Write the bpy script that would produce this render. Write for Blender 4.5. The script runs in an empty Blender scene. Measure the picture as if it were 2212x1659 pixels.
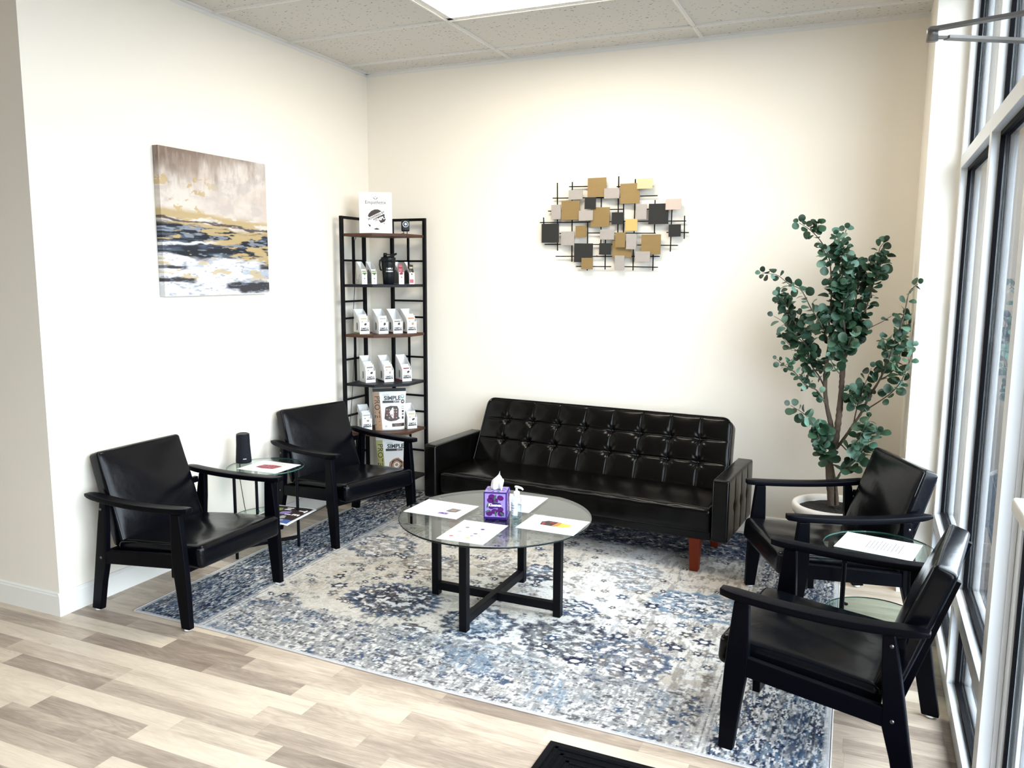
import bpy, bmesh, math, random
import numpy as np
from mathutils import Vector, Matrix, Euler
PI = math.pi
R = math.radians
random.seed(11)
SC = bpy.context.scene
COL = SC.collection

# ------------------------------------------------------------------ mesh builder
class MB:
    def __init__(s):
        s.v = []; s.f = []; s.m = []; s.sm = []; s.mats = []
    def mi(s, mat):
        if mat not in s.mats: s.mats.append(mat)
        return s.mats.index(mat)
    def add(s, verts, faces, mat, smooth=False, mtx=None):
        o = len(s.v); k = s.mi(mat)
        if mtx is not None: verts = [mtx @ Vector(p) for p in verts]
        s.v += [tuple(p) for p in verts]
        for f in faces:
            s.f.append(tuple(i + o for i in f)); s.m.append(k); s.sm.append(smooth)
        return s
    def mesh(s, name):
        me = bpy.data.meshes.new(name)
        me.from_pydata(s.v, [], s.f)
        for m in s.mats: me.materials.append(m)
        me.polygons.foreach_set('material_index', s.m)
        me.polygons.foreach_set('use_smooth', s.sm)
        me.update()
        bm = bmesh.new(); bm.from_mesh(me)
        bmesh.ops.recalc_face_normals(bm, faces=bm.faces)
        bm.to_mesh(me); bm.free()
        return me
    def build(s, name, parent=None, bev=0, seg=2, angle=35, loc=None, rot=None):
        o = bpy.data.objects.new(name, s.mesh(name)); COL.objects.link(o)
        if parent is not None: o.parent = parent
        if loc is not None: o.location = loc
        if rot is not None: o.rotation_euler = rot
        if bev:
            b = o.modifiers.new('bevel', 'BEVEL'); b.width = bev; b.segments = seg
            b.limit_method = 'ANGLE'; b.angle_limit = R(angle)
            b.harden_normals = False
        return o
    # shapes
    def box(s, lo, hi, mat, mtx=None):
        x0, y0, z0 = lo; x1, y1, z1 = hi
        v = [(x0,y0,z0),(x1,y0,z0),(x1,y1,z0),(x0,y1,z0),(x0,y0,z1),(x1,y0,z1),(x1,y1,z1),(x0,y1,z1)]
        f = [(0,3,2,1),(4,5,6,7),(0,1,5,4),(1,2,6,5),(2,3,7,6),(3,0,4,7)]
        return s.add(v, f, mat, False, mtx)
    def bar(s, p, q, w, h, mat, up=(0,0,1)):
        p = Vector(p); q = Vector(q); d = (q - p); L = d.length; d.normalize()
        up = Vector(up)
        if abs(d.dot(up)) > .98: up = Vector((1,0,0))
        sd = d.cross(up).normalized(); u = sd.cross(d).normalized()
        v = []
        for c in (p, q):
            for a, b in ((-1,-1),(1,-1),(1,1),(-1,1)):
                v.append(c + sd*(a*w/2) + u*(b*h/2))
        return s.add(v, [(0,3,2,1),(4,5,6,7),(0,1,5,4),(1,2,6,5),(2,3,7,6),(3,0,4,7)], mat)
    def prism(s, poly, axis, a, b, mat, mtx=None):
        # poly is a list of 2D points; axis 'x','y','z' is the extrusion axis
        n = len(poly)
        def P(t, w):
            if axis == 'y': return (t[0], w, t[1])
            if axis == 'x': return (w, t[0], t[1])
            return (t[0], t[1], w)
        v = [P(t, a) for t in poly] + [P(t, b) for t in poly]
        f = [tuple(range(n)), tuple(range(2*n-1, n-1, -1))] + [(i, i+n, (i+1) % n + n, (i+1) % n) for i in range(n)]
        return s.add(v, f, mat, False, mtx)
    def tube(s, pts, r, mat, sides=10, caps=True, smooth=True):
        pts = [Vector(p) for p in pts]; n = len(pts)
        rs = r if isinstance(r, (list, tuple)) else [r]*n
        T = []
        for i in range(n):
            a = pts[max(i-1, 0)]; b = pts[min(i+1, n-1)]
            T.append((b - a).normalized())
        up = Vector((0,0,1)) if abs(T[0].z) < .9 else Vector((1,0,0))
        x = T[0].cross(up).normalized()
        v = []
        for i in range(n):
            x = (x - T[i]*x.dot(T[i])).normalized(); y = T[i].cross(x)
            for k in range(sides):
                a = 2*PI*k/sides
                v.append(pts[i] + (x*math.cos(a) + y*math.sin(a))*rs[i])
        f = []
        for i in range(n-1):
            for k in range(sides):
                k2 = (k+1) % sides
                f.append((i*sides+k, i*sides+k2, (i+1)*sides+k2, (i+1)*sides+k))
        s.add(v, f, mat, smooth)
        if caps:
            s.add([v[k] for k in range(sides)], [tuple(range(sides))], mat)
            s.add([v[(n-1)*sides+k] for k in range(sides)], [tuple(range(sides))], mat)
        return s
    def lathe(s, prof, mat, seg=48, c=(0,0), smooth=True, mtx=None):
        v = []; n = len(prof)
        for r, z in prof:
            for k in range(seg):
                a = 2*PI*k/seg
                v.append((c[0] + r*math.cos(a), c[1] + r*math.sin(a), z))
        f = []
        for i in range(n-1):
            for k in range(seg):
                k2 = (k+1) % seg
                f.append((i*seg+k, i*seg+k2, (i+1)*seg+k2, (i+1)*seg+k))
        if prof[0][0] > 1e-5: f.append(tuple(range(seg)))
        if prof[-1][0] > 1e-5: f.append(tuple((n-1)*seg+k for k in range(seg)))
        return s.add(v, f, mat, smooth, mtx)
    def rbox(s, half, r, mat, mtx=None, n=(12,12,6), fn=None):
        # rounded, optionally deformed box; fn(p, unit) -> p
        hx, hy, hz = half
        def axis(h, k):
            inner = [-h + r + (2*(h-r))*i/k for i in range(k+1)] if h > r else [0]
            e = [-h + r*(1-math.cos(a)) if False else -h + r*t for t in (0, .08, .3, .62)]
            return e + inner + [-t for t in reversed(e)]
        ax = [axis(hx, n[0]), axis(hy, n[1]), axis(hz, n[2])]
        idx = {}; v = []; f = []
        def vid(p):
            key = (round(p[0], 6), round(p[1], 6), round(p[2], 6))
            if key not in idx:
                q = Vector(p)
                c = Vector((max(-hx+r, min(hx-r, q.x)), max(-hy+r, min(hy-r, q.y)), max(-hz+r, min(hz-r, q.z))))
                d = q - c
                if d.length > 1e-9: q = c + d.normalized()*r
                if fn: q = Vector(fn(q, (p[0]/hx, p[1]/hy, p[2]/hz)))
                idx[key] = len(v); v.append(q)
            return idx[key]
        for a in range(3):
            b, c = (a+1) % 3, (a+2) % 3
            for sgn, end in ((-1, 0), (1, -1)):
                A = ax[a][end]
                for i in range(len(ax[b])-1):
                    for j in range(len(ax[c])-1):
                        q = []
                        for bb, cc in ((i,j),(i+1,j),(i+1,j+1),(i,j+1)):
                            p = [0,0,0]; p[a] = A; p[b] = ax[b][bb]; p[c] = ax[c][cc]
                            q.append(vid(p))
                        if sgn < 0: q.reverse()
                        if len(set(q)) > 2: f.append(tuple(q))
        return s.add(v, f, mat, True, mtx)

def tag(o, label=None, cat=None, group=None, kind=None):
    if label: o['label'] = label
    if cat: o['category'] = cat
    if group: o['group'] = group
    if kind: o['kind'] = kind
    return o
def empty(name, loc=(0,0,0), rz=0, label=None, cat=None, group=None):
    o = bpy.data.objects.new(name, None); COL.objects.link(o)
    o.location = loc; o.rotation_euler = (0,0,rz); o.empty_display_size = .1
    return tag(o, label, cat, group)
def kids(o): return [c for c in bpy.data.objects if c.parent is o]
def copy_tree(o, parent=None):
    c = o.copy(); COL.objects.link(c)
    if parent is not None: c.parent = parent
    for ch in kids(o): copy_tree(ch, c)
    return c
def struct(o): o['kind'] = 'structure'; return o

# ------------------------------------------------------------------ materials
def newmat(name):
    m = bpy.data.materials.new(name); m.use_nodes = True
    nt = m.node_tree; nt.nodes.clear()
    out = nt.nodes.new('ShaderNodeOutputMaterial')
    return m, nt, out
def nd(nt, t, **kw):
    n = nt.nodes.new(t)
    for k, v in kw.items():
        if k in n.bl_rna.properties: setattr(n, k, v)
        else: n.inputs[k].default_value = v
    return n
def principled(name, col, rough=.5, metal=0, spec=.5, bump=None, var=None, coat=0, trans=0, emit=None, coords='Object'):
    """var=(scale, strength, stretch) colour variation; bump=(scale, strength, dist)"""
    m, nt, out = newmat(name)
    b = nd(nt, 'ShaderNodeBsdfPrincipled')
    b.inputs['Base Color'].default_value = (*col, 1)
    b.inputs['Roughness'].default_value = rough
    b.inputs['Metallic'].default_value = metal
    b.inputs['Specular IOR Level'].default_value = spec
    b.inputs['Coat Weight'].default_value = coat
    if coat: b.inputs['Coat Roughness'].default_value = .1
    nt.links.new(b.outputs[0], out.inputs[0])
    tc = nd(nt, 'ShaderNodeTexCoord')
    if var:
        mp = nd(nt, 'ShaderNodeMapping'); mp.inputs['Scale'].default_value = var[2] if len(var) > 2 else (1,1,1)
        nt.links.new(tc.outputs[coords], mp.inputs[0])
        n = nd(nt, 'ShaderNodeTexNoise', Scale=var[0], Detail=6)
        nt.links.new(mp.outputs[0], n.inputs['Vector'])
        rr = nd(nt, 'ShaderNodeMapRange'); rr.inputs['To Min'].default_value = 1 - var[1]; rr.inputs['To Max'].default_value = 1 + var[1]
        nt.links.new(n.outputs[0], rr.inputs[0])
        mx = nd(nt, 'ShaderNodeVectorMath', operation='SCALE'); mx.inputs[0].default_value = col
        nt.links.new(rr.outputs[0], mx.inputs['Scale']); nt.links.new(mx.outputs[0], b.inputs['Base Color'])
    if bump:
        n = nd(nt, 'ShaderNodeTexNoise', Scale=bump[0], Detail=4)
        nt.links.new(tc.outputs[coords], n.inputs['Vector'])
        bp = nd(nt, 'ShaderNodeBump', Strength=bump[1], Distance=bump[2])
        nt.links.new(n.outputs[0], bp.inputs['Height']); nt.links.new(bp.outputs[0], b.inputs['Normal'])
    if emit:
        b.inputs['Emission Color'].default_value = (*emit[0], 1); b.inputs['Emission Strength'].default_value = emit[1]
    return m
def glassmat(name, tint, refl=1.0, ior=1.5, rough=0.0):
    m, nt, out = newmat(name)
    t = nd(nt, 'ShaderNodeBsdfTransparent'); t.inputs[0].default_value = (*tint, 1)
    g = nd(nt, 'ShaderNodeBsdfGlossy', Roughness=rough); g.inputs[0].default_value = (refl, refl, refl, 1)
    lw = nd(nt, 'ShaderNodeLayerWeight', Blend=.5)
    pw = nd(nt, 'ShaderNodeMath', operation='POWER'); nt.links.new(lw.outputs['Facing'], pw.inputs[0]); pw.inputs[1].default_value = 5
    f0 = ((ior-1)/(ior+1))**2
    f = nd(nt, 'ShaderNodeMath', operation='MULTIPLY_ADD'); nt.links.new(pw.outputs[0], f.inputs[0]); f.inputs[1].default_value = 1-f0; f.inputs[2].default_value = f0
    mx = nd(nt, 'ShaderNodeMixShader')
    nt.links.new(f.outputs[0], mx.inputs[0]); nt.links.new(t.outputs[0], mx.inputs[1]); nt.links.new(g.outputs[0], mx.inputs[2])
    nt.links.new(mx.outputs[0], out.inputs[0])
    return m
def vcolmat(name, rough=.9, fine=None, bump=None, spec=.2):
    m, nt, out = newmat(name)
    b = nd(nt, 'ShaderNodeBsdfPrincipled', Roughness=rough)
    b.inputs['Specular IOR Level'].default_value = spec
    a = nd(nt, 'ShaderNodeAttribute', attribute_name='Col')
    tc = nd(nt, 'ShaderNodeTexCoord')
    src = a.outputs['Color']
    if fine:
        n = nd(nt, 'ShaderNodeTexNoise', Scale=fine[0], Detail=3)
        nt.links.new(tc.outputs['Object'], n.inputs['Vector'])
        rr = nd(nt, 'ShaderNodeMapRange'); rr.inputs['From Min'].default_value = .3; rr.inputs['From Max'].default_value = .7
        rr.inputs['To Min'].default_value = 1 - fine[1]; rr.inputs['To Max'].default_value = 1 + fine[1]
        nt.links.new(n.outputs[0], rr.inputs[0])
        mx = nd(nt, 'ShaderNodeVectorMath', operation='SCALE')
        nt.links.new(src, mx.inputs[0]); nt.links.new(rr.outputs[0], mx.inputs['Scale']); src = mx.outputs[0]
    nt.links.new(src, b.inputs['Base Color'])
    if bump:
        n = nd(nt, 'ShaderNodeTexNoise', Scale=bump[0], Detail=3)
        nt.links.new(tc.outputs['Object'], n.inputs['Vector'])
        bp = nd(nt, 'ShaderNodeBump', Strength=bump[1], Distance=bump[2])
        nt.links.new(n.outputs[0], bp.inputs['Height']); nt.links.new(bp.outputs[0], b.inputs['Normal'])
    nt.links.new(b.outputs[0], out.inputs[0])
    return m

WALLC = (.85, .80, .71)
M = {}
M['wall'] = principled('wall_paint', WALLC, .75, spec=.25, bump=(180, .06, .002), var=(2.5, .012))
M['trimw'] = principled('white_trim', (.84, .83, .79), .35, spec=.4)
M['alu'] = principled('white_window_frame', (.77, .79, .81), .32, spec=.4)
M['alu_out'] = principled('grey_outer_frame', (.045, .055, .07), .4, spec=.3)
M['gasket'] = principled('black_gasket', (.002, .002, .003), .6, spec=.06)
M['wood_black'] = principled('black_wood', (.0013, .0014, .0030), .38, spec=.07, bump=(90, .05, .001))
M['metal_black'] = principled('black_metal', (.0022, .0022, .0035), .42, spec=.12)
M['leather'] = principled('black_leather', (.0016, .0018, .0032), .21, spec=.18, bump=(14, .22, .006))
M['sofa_leather'] = principled('black_sofa_leather', (.0016, .0014, .0012), .22, spec=.17, bump=(12, .28, .006))
M['felt'] = principled('white_felt', (.75, .75, .73), .9)
M['screw'] = principled('screw_metal', (.15, .15, .15), .35, metal=1)
M['soil'] = principled('soil', (.008, .006, .005), .95, bump=(60, 1, .02))
M['pot'] = principled('cream_pot', (.78, .74, .68), .55)
M['bark'] = principled('bark', (.085, .06, .042), .85, var=(30, .4), bump=(45, .6, .01))
M['white'] = principled('white_card', (.83, .83, .82), .55)
M['cream'] = principled('cream_card', (.78, .78, .74), .55)
M['paper'] = principled('white_paper', (.78, .78, .78), .35)
M['ink'] = principled('black_ink', (.012, .012, .014), .5)
M['grey'] = principled('grey_ink', (.16, .16, .17), .6)
M['lgrey'] = principled('light_grey_ink', (.36, .36, .36), .6)
M['brown'] = principled('brown_ink', (.022, .011, .010), .5)
M['red'] = principled('red_ink', (.24, .015, .03), .5)
M['pink'] = principled('pink_ink', (.48, .11, .15), .5)
M['tan'] = principled('tan_ink', (.36, .23, .15), .5)
M['yellowgreen'] = principled('pale_yellow_ink', (.42, .40, .15), .5)
M['lime'] = principled('green_ink', (.20, .26, .05), .5)
M['orange'] = principled('orange_ink', (.55, .18, .04), .5)
M['yellow'] = principled('yellow_ink', (.85, .62, .05), .5)
M['teal'] = principled('teal_ink', (.12, .32, .27), .5)
M['blue'] = principled('blue_ink', (.05, .10, .32), .5)
M['purple'] = principled('purple_card', (.028, .008, .13), .4, spec=.2)
M['lilac'] = principled('lilac_card', (.27, .20, .46), .4, spec=.2)
M['plum'] = principled('plum_ink', (.075, .005, .11), .4, spec=.2)
M['leafink'] = principled('leaf_ink', (.035, .11, .06), .4, spec=.2)
M['tissue'] = principled('tissue_paper', (.88, .88, .88), .8)
M['white_plastic'] = principled('white_plastic', (.80, .80, .80), .25)
M['black_plastic'] = principled('black_plastic', (.006, .007, .009), .33, spec=.2)
M['speaker_cloth'] = principled('speaker_cloth', (.007, .008, .012), .8, spec=.2, bump=(500, .5, .001))
M['silver_plastic'] = principled('silver_print', (.55, .55, .55), .3, metal=.8)
M['lens'] = principled('camera_lens', (.03, .04, .09), .05, coat=1)
M['lensw'] = principled('lens_centre', (.75, .80, .95), .2)
M['sofa_wood'] = principled('red_brown_wood', (.11, .016, .005), .45, spec=.12, var=(8, .25, (1,1,.15)))
M['gold'] = principled('brushed_gold', (.33, .225, .095), .45, metal=.5, var=(25, .10, (.3,1,1)))
M['goldl'] = principled('bright_brass', (.72, .52, .20), .4, metal=.6, var=(25, .08))
M['brassp'] = principled('pale_brass', (.80, .72, .44), .25, metal=.5)
M['silver'] = principled('brushed_silver', (.44, .40, .37), .45, metal=.35, var=(40, .08))
M['silverp'] = principled('pinkish_silver', (.56, .47, .41), .4, metal=.3)
M['charcoal'] = principled('charcoal_metal', (.028, .028, .027), .5, spec=.2)
M['tglass'] = glassmat('table_glass', (.82, .90, .87), .95, 1.5)
M['tedge'] = principled('glass_edge', (.03, .10, .08), .1, spec=.35)
M['cglass'] = glassmat('coffee_table_glass', (.80, .84, .83), 1.0, 1.62)
M['cedge'] = principled('dark_glass_edge', (.006, .010, .010), .1, spec=.25)
M['wglass'] = glassmat('window_glass', (.97, .985, .99), 1.0, 1.5)
M['clear'] = glassmat('clear_plastic', (.88, .93, .95), 1.0, 1.45)
M['gel'] = glassmat('clear_gel', (.80, .90, .94), 1.0, 1.33)
M['arm_metal'] = principled('grey_metal', (.20, .19, .18), .35, metal=.7)
M['shelfwood'] = principled('rustic_brown_board', (.070, .030, .016), .5, spec=.2, var=(14, .45, (1,1,6)))
M['shelfblack'] = principled('dark_board', (.005, .006, .009), .45, spec=.2)
M['piping'] = principled('seam_piping', (.010, .010, .012), .3)
M['cable'] = principled('black_cable', (.008, .008, .008), .5)
M['mat_black'] = principled('black_doormat', (.0045, .0045, .0055), .95, spec=.05, bump=(350, 1, .004))
M['rubber'] = principled('black_rubber', (.003, .003, .004), .7, spec=.1)
M['asphalt'] = principled('asphalt', (.030, .038, .052), .9, var=(.6, .35))
M['concrete'] = principled('concrete', (.045, .055, .072), .9, var=(3, .35, (8, .6, 1)))
M['siding'] = principled('grey_siding', (.05, .06, .08), .8, var=(1, .15, (.2,.2,8)))
M['offwall'] = principled('far_building', (.13, .115, .07), .8)
M['diffuser'] = principled('light_diffuser', (.9, .9, .88), .6, emit=((1.0, .90, .76), 14.0))

def floor_material():
    m, nt, out = newmat('vinyl_plank_floor')
    L = nt.links.new
    b = nd(nt, 'ShaderNodeBsdfPrincipled', Roughness=.38)
    b.inputs['Specular IOR Level'].default_value = .35
    tc = nd(nt, 'ShaderNodeTexCoord')
    mp = nd(nt, 'ShaderNodeMapping'); mp.inputs['Location'].default_value = (.12, .008, 0)
    L(tc.outputs['Object'], mp.inputs[0])
    sp = nd(nt, 'ShaderNodeSeparateXYZ'); L(mp.outputs[0], sp.inputs[0])
    def mth(op, a, b_=None, c=None):
        n = nd(nt, 'ShaderNodeMath', operation=op)
        for i, q in enumerate((a, b_, c)):
            if q is None: continue
            if isinstance(q, (int, float)): n.inputs[i].default_value = q
            else: L(q, n.inputs[i])
        return n.outputs[0]
    row = mth('FLOOR', mth('DIVIDE', sp.outputs[1], .0905))
    wn = nd(nt, 'ShaderNodeTexWhiteNoise', noise_dimensions='1D'); L(row, wn.inputs['W'])
    shift = mth('MULTIPLY', wn.outputs['Value'], 5.0)
    xs = mth('ADD', sp.outputs[0], shift)
    # unequal strip lengths: warp x
    warp = mth('MULTIPLY', mth('SINE', mth('MULTIPLY', xs, 3.1)), .11)
    xw = mth('ADD', xs, warp)
    cell = mth('FLOOR', mth('DIVIDE', xw, .56))
    cv = nd(nt, 'ShaderNodeCombineXYZ'); L(cell, cv.inputs[0]); L(row, cv.inputs[1])
    w2 = nd(nt, 'ShaderNodeTexWhiteNoise', noise_dimensions='3D'); L(cv.outputs[0], w2.inputs['Vector'])
    # wood grain, offset for each strip
    off = nd(nt, 'ShaderNodeVectorMath', operation='MULTIPLY_ADD')
    L(w2.outputs['Color'], off.inputs[0]); off.inputs[1].default_value = (40, 40, 40); L(mp.outputs[0], off.inputs[2])
    gm = nd(nt, 'ShaderNodeMapping'); gm.inputs['Scale'].default_value = (1.5, 11, 1); L(off.outputs[0], gm.inputs[0])
    n1 = nd(nt, 'ShaderNodeTexNoise', Scale=1.1, Detail=3, Roughness=.5, Distortion=.7); L(gm.outputs[0], n1.inputs['Vector'])
    ring = mth('ABSOLUTE', mth('SUBTRACT', mth('FRACT', mth('MULTIPLY', n1.outputs[0], 15.0)), .5))      # 0..0.5 contour rings
    gm2 = nd(nt, 'ShaderNodeMapping'); gm2.inputs['Scale'].default_value = (7, 190, 1); L(off.outputs[0], gm2.inputs[0])
    n2 = nd(nt, 'ShaderNodeTexNoise', Scale=1.5, Detail=6, Roughness=.6); L(gm2.outputs[0], n2.inputs['Vector'])
    gm3 = nd(nt, 'ShaderNodeMapping'); gm3.inputs['Scale'].default_value = (1.1, 7, 1); L(off.outputs[0], gm3.inputs[0])
    n3 = nd(nt, 'ShaderNodeTexNoise', Scale=2.4, Detail=5, Roughness=.55, Distortion=.5); L(gm3.outputs[0], n3.inputs['Vector'])
    grain = mth('ADD', mth('MULTIPLY', n3.outputs[0], .75), mth('ADD', mth('MULTIPLY', n2.outputs[0], .50), mth('MULTIPLY', mth('MULTIPLY', ring, n3.outputs[0]), .42)))
    tone = mth('ADD', mth('MULTIPLY', w2.outputs['Value'], .60), mth('SUBTRACT', grain, .46))
    cr = nd(nt, 'ShaderNodeValToRGB'); L(tone, cr.inputs[0])
    e = cr.color_ramp.elements
    e[0].position = .0; e[0].color = (.20, .15, .115, 1)
    e[1].position = 1; e[1].color = (.70, .59, .46, 1)
    for p, c in ((.25, (.305, .237, .185)), (.48, (.45, .36, .28)), (.72, (.60, .495, .385))):
        q = e.new(p); q.color = (*c, 1)
    # thin seams
    fy = mth('FRACT', mth('DIVIDE', sp.outputs[1], .0905)); fx = mth('FRACT', mth('DIVIDE', xw, .56))
    sy = mth('LESS_THAN', fy, .012); sx = mth('LESS_THAN', fx, .0028)
    seam = mth('MULTIPLY', mth('MAXIMUM', sy, sx), .22)
    mx = nd(nt, 'ShaderNodeMix', data_type='RGBA'); L(seam, mx.inputs[0]); L(cr.outputs[0], mx.inputs[6]); mx.inputs[7].default_value = (.18, .13, .09, 1)
    L(mx.outputs[2], b.inputs['Base Color'])
    bp = nd(nt, 'ShaderNodeBump', Strength=.12, Distance=.002); L(n2.outputs[0], bp.inputs['Height']); L(bp.outputs[0], b.inputs['Normal'])
    L(b.outputs[0], out.inputs[0])
    return m
M['floor'] = floor_material()

def ceiling_material():
    m, nt, out = newmat('acoustic_tile')
    L = nt.links.new
    b = nd(nt, 'ShaderNodeBsdfPrincipled', Roughness=.9); b.inputs['Specular IOR Level'].default_value = .1
    tc = nd(nt, 'ShaderNodeTexCoord')
    # worm-like fissures: anisotropic cells
    mp = nd(nt, 'ShaderNodeMapping'); mp.inputs['Scale'].default_value = (1, 1, 1)
    L(tc.outputs['Object'], mp.inputs[0])
    wn = nd(nt, 'ShaderNodeTexNoise', Scale=28, Detail=2); L(mp.outputs[0], wn.inputs['Vector'])
    ad = nd(nt, 'ShaderNodeVectorMath', operation='MULTIPLY_ADD'); L(wn.outputs['Color'], ad.inputs[0]); ad.inputs[1].default_value = (.028, .028, 0); L(mp.outputs[0], ad.inputs[2])
    m2 = nd(nt, 'ShaderNodeMapping'); m2.inputs['Scale'].default_value = (34, 92, 1); m2.inputs['Rotation'].default_value = (0, 0, .5); L(ad.outputs[0], m2.inputs[0])
    vo = nd(nt, 'ShaderNodeTexVoronoi', Scale=1.0); vo.inputs['Randomness'].default_value = 1; L(m2.outputs[0], vo.inputs['Vector'])
    lt = nd(nt, 'ShaderNodeMath', operation='LESS_THAN'); L(vo.outputs['Distance'], lt.inputs[0]); lt.inputs[1].default_value = .21
    sp = nd(nt, 'ShaderNodeSeparateColor'); L(vo.outputs['Color'], sp.inputs[0])
    g = nd(nt, 'ShaderNodeMath', operation='LESS_THAN'); L(sp.outputs[0], g.inputs[0]); g.inputs[1].default_value = .42
    mu = nd(nt, 'ShaderNodeMath', operation='MULTIPLY'); L(lt.outputs[0], mu.inputs[0]); L(g.outputs[0], mu.inputs[1])
    mx = nd(nt, 'ShaderNodeMix', data_type='RGBA'); L(mu.outputs[0], mx.inputs[0])
    mx.inputs[6].default_value = (.66, .65, .62, 1); mx.inputs[7].default_value = (.16, .15, .14, 1)
    L(mx.outputs[2], b.inputs['Base Color'])
    bp = nd(nt, 'ShaderNodeBump', Strength=.5, Distance=.002); bp.invert = True; L(mu.outputs[0], bp.inputs['Height']); L(bp.outputs[0], b.inputs['Normal'])
    L(b.outputs[0], out.inputs[0])
    return m
M['tile'] = ceiling_material()
M['tbar'] = principled('ceiling_grid_paint', (.76, .75, .72), .45)

def leaf_material():
    m, nt, out = newmat('eucalyptus_leaf')
    L = nt.links.new
    b = nd(nt, 'ShaderNodeBsdfPrincipled', Roughness=.5); b.inputs['Specular IOR Level'].default_value = .4
    ge = nd(nt, 'ShaderNodeNewGeometry')
    cr = nd(nt, 'ShaderNodeValToRGB'); L(ge.outputs['Random Per Island'], cr.inputs[0])
    e = cr.color_ramp.elements
    e[0].position = 0; e[0].color = (.008, .026, .012, 1)
    e[1].position = 1; e[1].color = (.15, .26, .20, 1)
    for p, c in ((.38, (.014, .043, .018)), (.66, (.028, .080, .042)), (.86, (.065, .145, .10))):
        q = e.new(p); q.color = (*c, 1)
    L(cr.outputs[0], b.inputs['Base Color'])
    L(b.outputs[0], out.inputs[0])
    return m
M['leaf'] = leaf_material()
M['stem'] = principled('green_stem', (.13, .16, .08), .6)

# ------------------------------------------------------------------ flat print helper
_fonts = {}
def text_faces(body, size, align='CENTER', bold=0.0, spacing=1.0):
    cu = bpy.data.curves.new('t', 'FONT'); cu.body = body; cu.size = size
    cu.align_x = align; cu.align_y = 'CENTER'; cu.offset = bold; cu.space_character = spacing
    cu.resolution_u = 3
    o = bpy.data.objects.new('t', cu); COL.objects.link(o)
    dg = bpy.context.evaluated_depsgraph_get()
    me = bpy.data.meshes.new_from_object(o.evaluated_get(dg))
    v = [tuple(p.co) for p in me.vertices]; f = [tuple(p.vertices) for p in me.polygons]
    bpy.data.objects.remove(o); bpy.data.curves.remove(cu); bpy.data.meshes.remove(me)
    return v, f
class Print:
    """flat marks on a plane: origin O, directions U (right), V (up), normal N"""
    def __init__(s, O, U, V, eps=.0006):
        s.O = Vector(O); s.U = Vector(U).normalized(); s.V = Vector(V).normalized(); s.N = s.U.cross(s.V).normalized()
        s.eps = eps; s.mb = MB(); s.layer = 1
    def P(s, u, v): return s.O + s.U*u + s.V*v + s.N*(s.eps*s.layer)
    def poly(s, pts, mat):
        s.mb.add([s.P(*p) for p in pts], [tuple(range(len(pts)))], mat); return s
    def rect(s, u0, v0, u1, v1, mat): return s.poly([(u0,v0),(u1,v0),(u1,v1),(u0,v1)], mat)
    def disc(s, u, v, a, b, mat, rot=0, n=16, wob=0):
        pts = []
        for k in range(n):
            t = 2*PI*k/n; w = 1 + wob*random.uniform(-1, 1)
            x = a*w*math.cos(t); y = b*w*math.sin(t)
            pts.append((u + x*math.cos(rot) - y*math.sin(rot), v + x*math.sin(rot) + y*math.cos(rot)))
        return s.poly(pts, mat)
    def text(s, body, u, v, size, mat, rot=0, align='CENTER', bold=0, spacing=1.0, sx=1.0):
        vv, ff = text_faces(body, size, align, bold, spacing)
        c, sn = math.cos(rot), math.sin(rot)
        s.mb.add([s.P(u + p[0]*sx*c - p[1]*sn, v + p[0]*sx*sn + p[1]*c) for p in vv], ff, mat); return s
    def lines(s, u0, u1, v, dv, n, h, mat, rag=.3, vertical=False):
        for i in range(n):
            w = (u1-u0)*(1 - rag*random.random()); c = (u0+u1)/2
            x = c - w/2
            while x < c + w/2 - .002:
                l = random.uniform(.003, .011)*max(h/.0016, .6); x2 = min(x + l, c + w/2)
                y = v - i*dv
                if vertical: s.rect(y - h/2, x, y + h/2, x2, mat)
                else: s.rect(x, y - h/2, x2, y + h/2, mat)
                x = x2 + h*.8
        return s
    def build(s, name, parent): return s.mb.build(name, parent)
CAMP = (1751.611179, -0.412258, 0.136114, 0.005359, 3.306224, -4.994424, 1.566573)
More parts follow.
